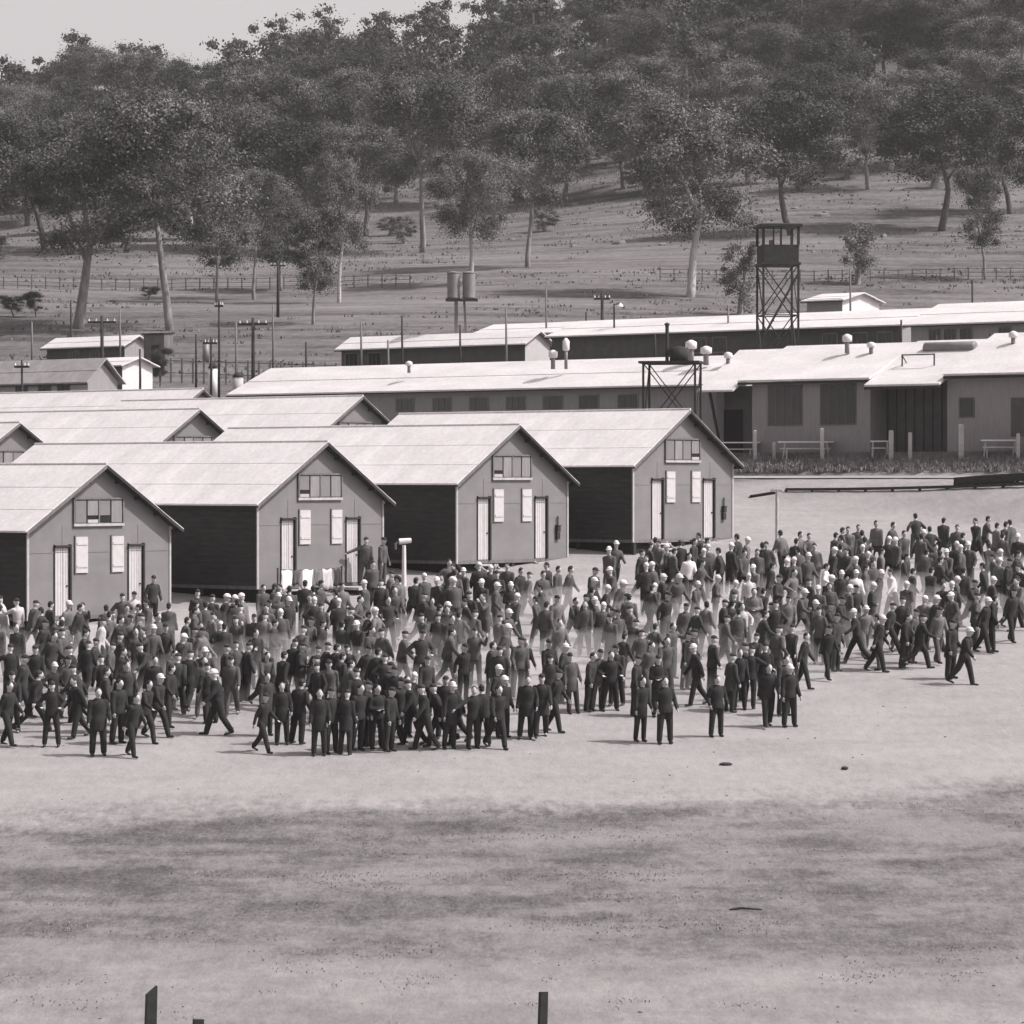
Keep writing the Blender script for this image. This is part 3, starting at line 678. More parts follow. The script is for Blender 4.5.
for x, n, lb in ((733, 3, 'pale outdoor bench between rightmost hut and kitchen porch'), (806, 3, 'pale trestle table before the two big kitchen windows'), (880, 1, 'small pale wash basin stand by the brown bay'), (1000, 2, 'pale bench before the right kitchen wing')):
    d = line_d(x, 1.3); X = px(x, d); g = ground(X, d); w = .42 * n; h = .75
    o = empty('camp_bench', (X, d, g), R(-8), label=lb, cat='bench')
    MB().box(-w, w, -.3, .3, h - .06, h).build('top', 'white_metal', o)
    for sx in (-1, 1):
        for sy in (-1, 1): MB().beam((sx * w * .85, sy * .25, -.2), (sx * w * .75, sy * .2, h - .06), .07).build('leg', 'pale_wood', o)
    b = MB(); b.box(-w * .9, w * .9, -.75, -.5, .38, .44); b.box(-w * .7, -w * .65, -.7, -.55, -.1, .38); b.box(w * .65, w * .7, -.7, -.55, -.1, .38); b.build('seat', 'pale_wood', o)

# foreground stakes
for x, yt, w, lb, sl in ((149, 986, .2, 'dark weathered stake with slanted top at bottom left', 1), (541.5, 992, .15, 'dark square cut stake at the bottom middle', 0), (197, 1019.5, .19, 'top of a dark stake just showing at the bottom edge', 0)):
    d = 61.5; X = px(x, d); g = ground(X, d); h = zz(yt, d) - g; b = MB()
    hl = h - (.16 if sl else 0)
    b.add([(-w / 2, -w / 2, -.3), (w / 2, -w / 2, -.3), (w / 2, w / 2, -.3), (-w / 2, w / 2, -.3), (-w / 2, -w / 2, hl), (w / 2 * .8, -w / 2, h), (w / 2 * .8, w / 2, h - .02), (-w / 2, w / 2, hl - .02)],
          [(3, 2, 1, 0), (4, 5, 6, 7), (0, 1, 5, 4), (1, 2, 6, 5), (2, 3, 7, 6), (3, 0, 4, 7)])
    o = b.build('stake', 'dark_wood', loc=(X, d, g)); tag(o, lb, 'stake'); o.rotation_euler = (0, R(2), .3)
for x, y, L, lb in ((726, 765, .36, 'dark flat rag lying on the dust in front of the crowd'), (845, 769, .2, 'small dark clod on the dust at right'), (746, 911, .7, 'thin dark stick lying in the worn grass')):
    d = dfeet(y); X = px(x, d); b = MB()
    if 'stick' in lb: b.tube([(-L / 2, 0, .02), (-.1, .05, .05), (L / 2, .02, .02)], [.02, .025, .012], 6)
    else: b.ell((0, 0, .02), (L / 2, .12, .05), 10, 5)
    o = b.build('stick' if 'stick' in lb else ('rag' if 'rag' in lb else 'clod'), 'dark_wood', loc=(X, d, ground(X, d))); tag(o, lb, 'litter')

rn = random.Random(6); b = MB()
for _ in range(200):
    Y = rn.uniform(62, 98); X = rn.uniform(-.16, .16) * Y; r = rn.uniform(.012, .032); b.ell((X, Y, ground(X, Y) + r * .1), (r * rn.uniform(.8, 1.7), r, r * .6), 6, 4)
tag(b.build('loose_stones', 'rock'), 'small loose stones scattered over the parade ground', 'stones', kind='stuff')
# hill fence
def hill_fence(y, x0, x1, lb, sp):
    pts = []
    for x in range(x0, x1, sp):
        d = dground(x, y + 2 * math.sin(x * .01), 240, 420); pts.append(Vector((px(x, d), d, ground(px(x, d), d))))
    o = empty('wire_fence', pts[0], 0, label=lb, cat='fence')
    for p in pts[:98]: 
        q = p - pts[0]; MB().beam(q - Vector((0, 0, .2)), q + Vector((0, 0, 1.1)), .10).build('post', 'old_wood', o)
    for h in (.3, .65, 1.0):
        b = MB()
        for a, c in zip(pts, pts[1:]): b.beam(a - pts[0] + Vector((0, 0, h)), c - pts[0] + Vector((0, 0, h)), .035)
        b.build('wire', 'dark_wood', o)
hill_fence(289, -10, 420, 'post and wire fence across the pasture at left', 14)
hill_fence(281, 660, 1035, 'post and wire fence across the pasture at right', 14)

exec_trees = True
# ------------------------------------------------------------------ trees
def tree_proto(seed, H=17, spread=6.0, fork=.35, dens=1.0, bark='bark', leaf='leaf_mid', clump=1.15, low=.38, leafsize=.2, nleaf=11000):
    rnd = random.Random(seed); nr = np.random.RandomState(seed)
    tb = MB(); ends = []
    def branch(p, d, L, r, depth):
        pts = [p]; rad = [r]; q = p.copy(); dd = d.copy(); n = 5
        for k in range(n):
            dd = (dd + Vector((rnd.uniform(-1, 1), rnd.uniform(-1, 1), rnd.uniform(-.3, .7))) * .16).normalized()
            q = q + dd * L / n; pts.append(q.copy()); rad.append(r * (1 - .45 * (k + 1) / n))
        tb.tube(pts, rad, 7 if depth < 2 else 5)
        if depth >= 3 or L < .9:
            ends.append(q.copy()); 
            if rnd.random() < .6: ends.append(pts[3].copy())
            return
        nb = rnd.choice((2, 3, 3)) if depth else rnd.choice((2, 3))
        base = rnd.uniform(0, 6.28)
        for k in range(nb):
            a = base + 6.28 * k / nb + rnd.uniform(-.5, .5); tilt = rnd.uniform(.35, .85) * (1.0 if depth else .8) * spread / 6
            ax = Vector((math.cos(a), math.sin(a), 0)); nd = (dd * math.cos(tilt) + ax * math.sin(tilt)); nd.z = max(nd.z, .05 if depth > 1 else .3); nd.normalize()
            branch(q.copy() if k < 2 else pts[-2].copy(), nd, L * rnd.uniform(.55, .78), rad[-1] * rnd.uniform(.6, .8), depth + 1)
        if depth and rnd.random() < .5: ends.append(q.copy())
    branch(Vector((0, 0, -.4)), Vector((rnd.uniform(-.12, .12), rnd.uniform(-.1, .1), 1)).normalized(), H * fork, H * .017 + .06, 0)
    E = np.array([tuple(e) for e in ends])
    # scale ends so the crown reaches H
    top = E[:, 2].max(); k = (H - clump * .6) / top
    V = np.array(tb.v); V[:, 2] *= k; V[:, :2] *= spread / max(1e-3, np.abs(E[:, :2]).max()) * .92; tb.v = [tuple(v) for v in V]
    E[:, 2] *= k; E[:, :2] *= spread / np.abs(E[:, :2]).max() * .92
    E = E[E[:, 2] > H * low * .85]
    # further leaf masses filling the crown's body
    ne = int(len(E) * .6) + 20; th = nr.uniform(0, 6.28, ne); zf = nr.uniform(0, 1, ne) ** .8
    prof = np.sqrt(np.clip(1 - (2 * (zf - .5)) ** 2 * .85, 0, 1)) * (1 - .15 * zf); rad = spread * .86 * prof * nr.uniform(.25, 1, ne) ** .5 * (1 + .22 * np.sin(th * 3 + seed))
    X_ = np.stack([rad * np.cos(th), rad * np.sin(th), H * (low + (.95 - low) * zf)], 1); E = np.concatenate([E, X_])
    trunk = tb.mesh('trunk', bark, True)
    n = int(nleaf * dens * 1.5); leafsize *= .8; ci = nr.randint(0, len(E), n)
    sz = nr.uniform(.5, 1.7, len(E)) * clump
    g = nr.normal(size=(n, 3)); g /= np.linalg.norm(g, axis=1)[:, None]; rr = .2 + np.abs(nr.normal(size=n)) * .55
    off = g * rr[:, None] * sz[ci][:, None] * np.array([1.25, 1.25, .75]); off[:, 2] -= .35 * np.abs(off[:, 0]) + .3 * nr.rand(n) ** 2
    c = E[ci] + off
    nrm = g * .8 + nr.normal(size=(n, 3)) * .62 + np.array([0, 0, .25]); nrm /= np.linalg.norm(nrm, axis=1)[:, None]
    a = np.cross(nrm, nr.normal(size=(n, 3))); a /= np.linalg.norm(a, axis=1)[:, None]
    b_ = np.cross(nrm, a)
    s1 = (leafsize * nr.uniform(.7, 1.5, n))[:, None]; s2 = (leafsize * .6 * nr.uniform(.6, 1.2, n))[:, None]
    Q = np.stack([c - a * s1, c + b_ * s2, c + a * s1, c - b_ * s2], axis=1)
    tone = nr.rand(len(E)); other = {'leaf_mid': 'leaf_pale', 'leaf_dark': 'leaf_mid', 'leaf_pale': 'leaf_mid'}[leaf]  # random clump tones put sunlit and dark crown patches into the colour
    crown = quads_mesh('crown', Q, [leaf, other], ((tone[ci] < .3)).astype(np.int32))
    return trunk, crown
PR = {}
def P(key, **k): PR[key] = tree_proto(**k)
P('spread', seed=11, H=17, spread=8.2, fork=.24, low=.42, leaf='leaf_mid', bark='bark', nleaf=30000, clump=1.4, leafsize=.15)
P('tall', seed=5, H=18, spread=5.6, fork=.3, low=.42, leaf='leaf_mid', bark='bark', nleaf=26000, clump=1.3, leafsize=.15)
P('pale', seed=23, H=16, spread=6.2, fork=.3, leaf='leaf_pale', bark='bark_pale', nleaf=24000, clump=1.25, low=.3, leafsize=.15)
P('round', seed=31, H=14, spread=5.0, fork=.3, leaf='leaf_dark', bark='bark_dark', nleaf=19000, clump=1.3, low=.3, leafsize=.17)
P('slim', seed=42, H=13, spread=3.2, fork=.4, leaf='leaf_mid', bark='bark', nleaf=14000, clump=.95, low=.28, leafsize=.14)
P('dark', seed=57, H=16, spread=5.8, fork=.34, leaf='leaf_dark', bark='bark_dark', nleaf=21000, clump=1.35, low=.3, leafsize=.17)
P('bushy', seed=63, H=6, spread=1.5, fork=.22, leaf='leaf_pale', bark='bark', nleaf=3600, clump=.6, low=.12, leafsize=.12)
P('mid', seed=77, H=15, spread=5.4, fork=.3, leaf='leaf_mid', bark='bark', nleaf=19000, clump=1.25, low=.3, leafsize=.17)
PH = dict(spread=(17, 8.2), tall=(18, 5.6), pale=(16, 6.2), round=(14, 5.0), slim=(13, 3.2), dark=(16, 5.8), bushy=(6, 1.5), mid=(15, 5.4))
def put_tree(kind, x, ybase, ytop, wpx, rot, lb, name='gum_tree', group=None, d=None):
    if d is None: d = dground(x, ybase, 200, 620)
    X = px(x, d); g = ground(X, d); s = F / d
    H0, S0 = PH[kind]; kz = ((ybase - ytop) / s) / H0; kx = (wpx / s / 2) / S0
    o = empty(name, (X, d, g), R(rot), label=lb, cat='tree' if name != 'shrub' else 'shrub', group=group)
    for nm, me in zip(('trunk', 'crown'), PR[kind]):
        c = bpy.data.objects.new(nm, me); C.objects.link(c); c.parent = o; c.scale = (kx, kx, kz)
    return o
NT = [('spread', 78, 329, 124, 215, 20, 'wide forked gum tree leaning over the sheds at far left'), ('tall', 171, 331, 88, 165, 130, 'tall gum tree with pale forked limbs above the boiler house'),
      ('slim', 217, 303, 175, 62, 10, 'slim gum right of the tall forked gum'), ('tall', 254, 300, 165, 72, 60, 'dark gum with straight trunk above the mess hall left end'), ('slim', 281, 292, 195, 62, 200, 'small gum behind the white crossarm pole'),
      ('slim', 313, 325, 205, 55, 30, 'leaning young gum above the left end of mess hall'), ('pale', 339, 303, 152, 74, 90, 'pale leaved gum with thin straight trunk above the store building left end'),
      ('tall', 422, 253, 70, 120, 250, 'gum with crooked bare trunk on the open slope left of centre'), ('pale', 470, 285, 148, 92, 310, 'bushy gum right behind the two iron tanks'),
      ('tall', 528, 268, 105, 105, 45, 'twin trunked gum on the slope at the centre'), ('pale', 690, 298, 100, 160, 75, 'big pale rounded gum with white trunk left of the watchtower'),
      ('bushy', 738, 315, 240, 34, 0, 'small feathery sapling just left of the watchtower'), ('bushy', 857, 286, 222, 34, 100, 'small round sapling right of the watchtower'),
      ('dark', 792, 236, 88, 135, 15, 'dark spreading gum right behind the watchtower cabin'), ('dark', 940, 232, 84, 140, 140, 'dark gum with thick short trunk on the right pasture'),
      ('slim', 985, 280, 165, 50, 220, 'thin grey gum before the right hillside fence'), ('mid', 624, 190, 70, 100, 33, 'gum with two bare trunks above the pasture centre'),
      ('mid', 868, 190, 80, 80, 77, 'gum on the upper right slope behind the sapling'), ('round', 1010, 215, 100, 90, 12, 'round dark gum at the right edge of the pasture')]
taken = []
for (k, x, yb, yt, w, rot, lb) in NT:
    o = put_tree(k, x, yb, yt, w, rot, lb, group='gum trees on the hillside'); taken.append((o.location.x, o.location.y))
# second line of hillside trees, each one by itself
rnd = random.Random(4)
ORD = ['first', 'second', 'third', 'fourth', 'fifth', 'sixth', 'seventh', 'eighth', 'ninth', 'tenth', 'eleventh', 'twelfth', 'thirteenth', 'fourteenth', 'fifteenth', 'sixteenth', 'seventeenth', 'eighteenth']
rows = [(84, [590, 640, 690, 735, 790, 835, 880, 925, 975, 1025], .8, 'ridge side'), (48, [610, 655, 705, 750, 800, 850, 895, 945, 990, 1030], .8, 'topmost right'), (18, [730, 775, 825, 870, 915, 965, 1010], .8, 'skyline right'), (245, [-20, 40, 118, 190, 235, 292, 370], 1.0, 'lower'), (205, [-10, 55, 110, 160, 215, 265, 330, 395, 470, 560], 1.0, 'middle'),
        (225, [-5, 25, 85, 140, 200, 240, 305, 350], .95, 'shaded'), (185, [578, 640, 700, 752], .8, 'short right-hand'), (165, [10, 70, 130, 185, 240, 300, 350, 415, 465, 520, 585, 655, 735, 805, 895, 960, 1020], .95, 'upper'), (128, [-15, 30, 80, 140, 200, 255, 310, 365, 430, 480, 545, 600, 660, 700, 765, 830, 925, 990], .85, 'highest')]
kinds = ['dark', 'mid', 'round', 'tall', 'mid', 'dark', 'pale']
LK = dict(dark='dark spreading gum', mid='mid grey gum', round='round dark gum', tall='tall gum', pale='pale leaved gum')
for (yb, xs, sc, nm) in rows:
    for i, x in enumerate(xs):
        x += rnd.uniform(-8, 8); y = yb + rnd.uniform(-9, 9); k = rnd.choice(kinds); H0, S0 = PH[k]
        d = dground(x, y, 250, 620); s = F / d; hh = H0 * rnd.uniform(.78, 1.0) * sc; ww = 2 * S0 * rnd.uniform(.85, 1.1)
        put_tree(k, x, y, y - hh * s, ww * s, rnd.uniform(0, 360), '%s, %s from left in the %s tree line of the hill' % (LK[k], ORD[i], nm), group='gum trees on the hillside', d=d)
rnd = random.Random(9)
for i in range(34):
    x = rnd.uniform(560, 1040); y = rnd.uniform(112, 200); d = dground(x, y, 250, 640); s = F / d; h = rnd.uniform(1.6, 4.2)
    put_tree('bushy', x, y, y - h * s, h * s * rnd.uniform(.8, 1.3), rnd.uniform(0, 360), 'one of the low bushes scattered between the gums on the upper right slope', name='shrub', group='bushes on the upper right slope', d=d)
for i in range(16):
    x = rnd.uniform(-10, 560); y = rnd.uniform(215, 262); d = dground(x, y, 250, 640); s = F / d; h = rnd.uniform(1.2, 3.2)
    put_tree('bushy', x, y, y - h * s, h * s * rnd.uniform(.8, 1.3), rnd.uniform(0, 360), 'one of the low bushes under the gums on the left slope', name='shrub', group='bushes on the left slope', d=d)
# wood along the crest: reads as one mass
def far_wood():
    Q = []; T = MB(); rn = np.random.RandomState(3)
    for i in range(480):
        Y = rn.uniform(445, 600) if i < 190 else rn.uniform(440, 780); x = rn.uniform(-140, 1160) if i < 170 else (rn.uniform(330, 1160) if i < 330 else rn.uniform(640, 1160)); X = px(x, Y)
        if 700 < x < 930 and Y < 520 and rn.rand() < .6: continue
        H = rn.uniform(10, 19) if rn.rand() < .5 else rn.uniform(8, 13); S = H * rn.uniform(.28, .42); g = ground(X, Y)
        T.tube([(X, Y, g - .3), (X + rn.uniform(-.4, .4), Y, g + H * .6)], [.3, .12], 5)
        nc = rn.randint(15, 24); n = 110
        for c in range(nc):
            a = rn.uniform(0, 6.28); fz = rn.uniform(.3, .86); rr = S * .8 * rn.uniform(0, 1) * math.sqrt(max(.1, 1 - (2 * fz - 1.15) ** 2)); cz = g + H * fz; cx = X + rr * math.cos(a) * (1.15 - .4 * (cz - g) / H); cy = Y + rr * math.sin(a)
            v = rn.normal(size=(n, 3)); v /= np.linalg.norm(v, axis=1)[:, None]; v *= (.15 + np.abs(rn.normal(size=n)) * .55)[:, None] * np.array([1.9, 1.9, 1.3]) * rn.uniform(.45, 1.05)
            ctr = v + np.array([cx, cy, cz]); v[:, 2] -= .3 * np.abs(v[:, 0]); NN = v / np.linalg.norm(v, axis=1)[:, None] * .8 + rn.normal(size=(n, 3)) * .65 + np.array([0, 0, .25]); A = np.cross(NN, rn.normal(size=(n, 3))); A /= np.linalg.norm(A, axis=1)[:, None]; B = np.cross(A, NN); B /= np.linalg.norm(B, axis=1)[:, None]
            s = .27 * rn.uniform(.6, 1.3, (n, 1)); Q.append(np.stack([ctr - A * s, ctr + B * s * .6, ctr + A * s, ctr - B * s * .6], axis=1))
    Q = np.concatenate(Q); mi = np.repeat(rn.randint(0, 2, len(Q) // 110), 110)  # darker and lighter clumps paint light variation into the wood
    o = bpy.data.objects.new('hilltop_wood', quads_mesh('hilltop_wood', Q, ['leaf_dark', 'leaf_mid'], mi)); C.objects.link(o)
    tag(o, 'dense gum wood covering the crest of the hill', 'wood', kind='stuff')
    t = T.build('trunk', 'bark', o)
    t['kind'] = 'stuff'
far_wood()

# low scrub, tussocks and grass
def blades(name, spots, h, w, n, m, lb, cat, spread=.25):
    rn = np.random.RandomState(len(spots)); S = np.array(spots); S = np.repeat(S, n, axis=0); N = len(S)
    S[:, :2] += rn.normal(scale=spread, size=(N, 2)); a = rn.uniform(0, 6.28, N); dx = np.stack([np.cos(a), np.sin(a), np.zeros(N)], 1) * (w * rn.uniform(.6, 1.4, N))[:, None]
    tip = np.stack([rn.normal(scale=h * .35, size=N), rn.normal(scale=h * .35, size=N), h * rn.uniform(.5, 1.3, N)], 1)
    S[:, 2] -= .02
    Q = np.stack([S - dx, S + dx, S + tip + dx * .3, S + tip - dx * .3], 1)
    o = bpy.data.objects.new(name, quads_mesh(name, Q, [m])); C.objects.link(o); return tag(o, lb, cat, kind='stuff')
rn = random.Random(8); sp = []
for _ in range(9000):
    Y = rn.uniform(60, 85); X = rn.uniform(-.17, .17) * Y
    if noise.noise(Vector((X * .16, Y * .7, 1))) + noise.noise(Vector((X * .8, Y * 1.6, 5))) * .6 + rn.uniform(-.35, .35) < .45: continue
    if Y > 81.5 + .22 * X + rn.uniform(-2, 2): continue
    sp.append((X, Y, ground(X, Y)))
blades('grass_tufts', sp, .035, .018, 10, 'tuft', 'short worn grass tufts in the foreground', 'grass', .18)
sp = []
for _ in range(2600):
    u = rn.uniform(-1, 19); q = rn.uniform(.5, 3.0); X = 9.9 + .777 * u - .629 * q; d = 160 - .629 * u - .777 * q; sp.append((X, d, ground(X, d)))
blades('bank_grass', sp, .15, .022, 22, 'tuft', 'rough grass bank between road and kitchen block', 'grass', .2)
sp = []
for _ in range(5000):
    Y = rn.uniform(205, 520); X = rn.uniform(-.17, .17) * Y
    if noise.noise(Vector((X * .03, Y * .07, 1))) + rn.uniform(-.35, .35) < .1: continue
    sp.append((X, Y, ground(X, Y)))
blades('pasture_tussocks', sp, .2, .09, 8, 'tussock', 'rough tussocks dotted over the hill pasture', 'grass', .5)
def rocks():
    b = MB(); rn = random.Random(2)
    for _ in range(150):
        x = rn.uniform(560, 1040) if rn.random() < .75 else rn.uniform(-20, 560); Y = rn.uniform(330, 520); X = px(x, Y); r = rn.uniform(.2, .6)
        o = len(b.v); b.ell((X, Y, ground(X, Y)), (r * rn.uniform(.8, 1.6), r, r * rn.uniform(.4, .7)), 8, 5)
        for i in range(o, len(b.v)):
            v = Vector(b.v[i]); b.v[i] = tuple(v + Vector((1, 1, .6)) * noise.noise(v * 1.3) * .35)
    tag(b.build('hill_rocks', 'rock'), 'grey boulders scattered over the upper hillside', 'rocks', kind='stuff')
rocks()
# scrubby shrubs
for i, (x, y, h, w, lb) in enumerate(((14, 318, 22, 26, 'dark shrub at the far left under the gum, left one'), (36, 318, 26, 22, 'dark shrub at the far left under the gum, right one'), (160, 388, 40, 22, 'dark shrub growing beside the boiler house'), (148, 300, 14, 20, 'low shrub on the pasture fence line at left'), (820, 455, 14, 22, 'small garden shrub under the right big kitchen window'))):
    k = 'round'; d = dground(x, y, 150, 620); put_tree(k, x, y, y - h, w, i * 70, lb, name='shrub', d=d)

#PEOPLE-BEGIN
p = hutw(1, .1, -.9, -.9)
o = empty('washing_line', p, TH, label='low line of pale cloths hung by the second hut left door', cat='washing line')
for q in (0, 3.3): MB().box(q - .04, q + .04, -.04, .04, -.4, 1.55).build('post', 'old_wood', o)
MB().tube([(0, 0, 1.5), (1.6, 0, 1.42), (3.3, 0, 1.5)], [.012] * 3, 5).build('line', 'dark_wood', o)
for k, (q, w, h, m) in enumerate(((.15, .5, .7, 'white_cloth'), (.75, .35, .5, 'cloth_grey'), (1.2, .55, .8, 'white_cloth'), (1.85, .3, .55, 'cloth_mid'), (2.25, .5, .7, 'cloth_pale'), (2.85, .35, .6, 'cloth_dark'))):
    b = MB(); vs = []; fs = []; n = 7
    for j in range(6):
        for i in range(n): vs.append((q + w * i / (n - 1) + .02 * math.sin(j + k), .05 * math.sin(i * 1.9 + k + j * .3) * (j / 5), 1.45 - h * j / 5 - .03 * math.sin(i * 1.3 + k)))
    for j in range(5):
        for i in range(n - 1): fs.append((j * n + i, j * n + i + 1, (j + 1) * n + i + 1, (j + 1) * n + i))
    b.add(vs, fs); c = b.build('cloth', m, o, True); md = c.modifiers.new('t', 'SOLIDIFY'); md.thickness = .015
for x, yt, yb, d, w, m, lb in ((213, 362, 388, 193, .26, 'white_metal', 'tall white heater drum with dark cap in the pole cluster'), (206, 340, 352, 205, .2, 'tank_iron', 'small iron drum left in the pole cluster'), (238, 372, 392, 188, .3, 'pale_wood', 'pale drum beside the slim pole of the cluster')):
    X = px(x, d); g = max(ground(X, d), zz(yb + 6, d)); h = zz(yt, d) - g
    o = empty('drum', (X, d, g), 0, label=lb, cat='drum'); MB().tube([(0, 0, -.2), (0, 0, h * .8)], [w, w], 14).build('barrel', m, o, True); MB().tube([(0, 0, h * .8), (0, 0, h * .92), (0, 0, h)], [w * 1.1, w * .7, .08], 14).build('lid', 'dark_wood', o, True)
o = empty('yard_fence', (px(90, 200), 200, ground(px(90, 200), 200)), 0, label='low post fence across the yard behind the pole cluster', cat='fence'); w0 = o.location.copy(); last = None; wb = (MB(), MB())
for x in range(160, 345, 11):
    d = 208 - (x - 160) * .03; P_ = Vector((px(x, d), d, ground(px(x, d), d))) - w0; MB().beam(P_ - Vector((0, 0, .2)), P_ + Vector((0, 0, 1.5)), .11).build('post', 'old_wood', o)
    if last:
        for h, w_ in ((.6, wb[0]), (1.35, wb[1])): w_.beam(last + Vector((0, 0, h)), P_ + Vector((0, 0, h)), .035)
    last = P_
for w_ in wb: w_.build('wire', 'dark_wood', o)
# ------------------------------------------------------------------ people
def remesh(b, name, vox, mats, smooth_it=2):
    me = b.mesh('tmp', mats[0] if isinstance(mats, list) else mats); o = bpy.data.objects.new('tmp', me); C.objects.link(o)
    m = o.modifiers.new('r', 'REMESH'); m.mode = 'VOXEL'; m.voxel_size = vox; m.use_smooth_shade = True
    if smooth_it: s = o.modifiers.new('s', 'SMOOTH'); s.iterations = smooth_it; s.factor = .5
    dg = bpy.context.evaluated_depsgraph_get(); ev = o.evaluated_get(dg)
    out = bpy.data.meshes.new_from_object(ev, depsgraph=dg); out.name = name
    out.materials.clear()
    for k in (mats if isinstance(mats, list) else [mats]): out.materials.append(MATS[k])
    bpy.data.objects.remove(o); bpy.data.meshes.remove(me); return out
def rot_s(a, side, b=0):
    return Vector((math.sin(b) * side, -math.sin(a) * math.cos(b), -math.cos(a) * math.cos(b)))
def person_proto(pose):
    g = lambda k, d=0: pose.get(k, d)
    hip = Vector((0, 0, .93)); J = {}
    lean = R(g('lean', 3)); 
    for i, s in ((0, -1), (1, 1)):
        th = R(g('leg', (0, 0))[i]); kn = R(g('knee', (4, 4))[i]); ab = R(g('legab', (4, 4))[i])
        h = hip + Vector((s * .095, 0, -.02)); k = h + rot_s(th, s, ab) * .43; a = k + rot_s(th - kn, s, ab * .6) * .42
        J['h%d' % i], J['k%d' % i], J['a%d' % i] = h, k, a
    low = min(J['a0'].z, J['a1'].z) - .075
    up = Vector((0, -math.sin(lean), math.cos(lean)))
    chest = hip + up * .36; neck = hip + up * .52; sh = hip + up * .47
    tw = R(g('twist', 0))
    for i, s in ((0, -1), (1, 1)):
        p, ab, el, ey = g('arm', ((8, 8, 15, 0), (8, 8, 15, 0)))[i]
        S_ = sh + Vector((s * .175 * math.cos(tw), s * .175 * math.sin(tw), -.035)); e = S_ + rot_s(R(p), s, R(ab)) * .28
        fd = rot_s(R(p + el), s, R(ab)); fd = (Matrix.Rotation(R(ey) * -s, 3, 'Z') @ fd).normalized()
        w = e + fd * .25
        J['s%d' % i], J['e%d' % i], J['w%d' % i], J['f%d' % i] = S_, e, w, fd
    hd = neck + up * .035 + Vector((0, -.02, 0)); hc = hd + Vector((0, -.015, .125))
    hr = Matrix.Rotation(R(g('head', 0)), 3, 'Z') @ Matrix.Rotation(R(g('nod', 5)), 3, 'X')
    def body(b, det=True):
        b.loft([(hip + up * z, w, d_) for z, w, d_ in ((-.1, .12, .09), (-.02, .165, .115), (.12, .15, .105), (.28, .165, .115), (.38, .17, .115), (.44, .145, .1), (.5, .085, .07), (.53, .06, .055))], 16)
        b.cap(neck - up * .03, hd + up * .05, .06, .055)
        b.ell(hc, (.080, .100, .122), 14, 10, hr)
        b.ell(hc + hr @ Vector((0, -.03, -.07)), (.05, .055, .045), 10, 6, hr)
        if det:
            b.ell(hc + hr @ Vector((0, -.100, -.015)), (.014, .02, .026), 8, 6, hr)          # nose
            b.ell(hc + hr @ Vector((0, -.085, .028)), (.05, .016, .012), 8, 6, hr)             # brow
            for s in (-1, 1): b.ell(hc + hr @ Vector((s * .078, .005, -.01)), (.012, .02, .032), 8, 6, hr)
        for i in (0, 1):
            b.cap(J['h%d' % i], J['k%d' % i], .085, .055); b.cap(J['k%d' % i], J['a%d' % i], .053, .036)
            b.cap(J['s%d' % i], J['e%d' % i], .052, .04); b.cap(J['e%d' % i], J['w%d' % i], .038, .027)
            a = J['a%d' % i]; b.cap(a + Vector((0, .03, -.03)), a + Vector((0, -.13, -.045)), .035, .03)
            w, fd = J['w%d' % i], J['f%d' % i]; s = (-1, 1)[i]
            side = fd.cross(Vector((0, 0, 1))); side = side.normalized() if side.length > .2 else Vector((0, -1, 0)) 
            if abs(fd.z) > .6: side = Vector((0, -1, 0)); side = (side - fd * side.dot(fd)).normalized()
            pal = fd.cross(side).normalized()
            if pal.x * s > 0: pal = -pal
            for q in range(4): b.cap(w + side * (.012 - q * .008), w + fd * .085 + side * (.03 - q * .019), .017, .014, 8)
            if det:
                for q, L in enumerate((.068, .078, .072, .055)):
                    p0 = w + fd * .085 + side * (.031 - q * .0205); p1 = p0 + (fd * .93 + pal * .3).normalized() * L * .5; p2 = p1 + (fd * .6 + pal * .8).normalized() * L * .5
                    b.cap(p0, p1, .0095, .009, 7); b.cap(p1, p2, .009, .008, 7)
                t0 = w + fd * .03 + side * .028; t1 = t0 + (fd * .7 + side * .6 + pal * .3).normalized() * .035; t2 = t1 + (fd * .9 + side * .1 + pal * .4).normalized() * .03
                b.cap(t0, t1, .013, .011, 7); b.cap(t1, t2, .011, .009, 7)
        return b
    def coat(b):
        k = .025
        b.loft([(hip + up * z, w, d_) for z, w, d_ in ((-.14, .20, .155), (-.05, .195, .15), (.1, .175, .135), (.28, .195, .15), (.38, .20, .145), (.44, .17, .13), (.49, .115, .10), (.54, .08, .08))], 16)
        for i in (0, 1):
            b.cap(J['s%d' % i] + Vector((0, 0, -.005)), J['e%d' % i], .078, .062); b.cap(J['e%d' % i], J['w%d' % i], .06, .05)
        if g('long'):
            b.loft([(hip + up * .1 , .18, .14), (hip + Vector((0, 0, -.05)), .20, .16), (hip + Vector((0, .01, -.2)), .205, .17), (hip + Vector((0, .02, -.3)), .205, .175), (hip + Vector((0, .02, -.32)), .17, .15)], 16)
        return b
    def trous(b):
        b.loft([(hip + Vector((0, 0, .06)), .165, .125), (hip + Vector((0, 0, -.05)), .175, .13), (hip + Vector((0, 0, -.12)), .14, .11)], 14)
        for i in (0, 1): b.cap(J['h%d' % i], J['k%d' % i], .115, .088); b.cap(J['k%d' % i], J['a%d' % i] + (J['k%d' % i] - J['a%d' % i]).normalized() * .03, .086, .074)
        return b
    def boots(b, i):
        if 1:
            a = J['a%d' % i]; sl = 0 if a.z - .075 < low + .03 else .05
            b.cap(a + Vector((0, .005, .06)), a + Vector((0, .01, -.03)), .05, .045); b.cap(a + Vector((0, .03, -.03 + sl * .3)), a + Vector((0, -.15, -.04 - sl)), .042, .036)
        return b
    off = Vector((0, 0, -low))
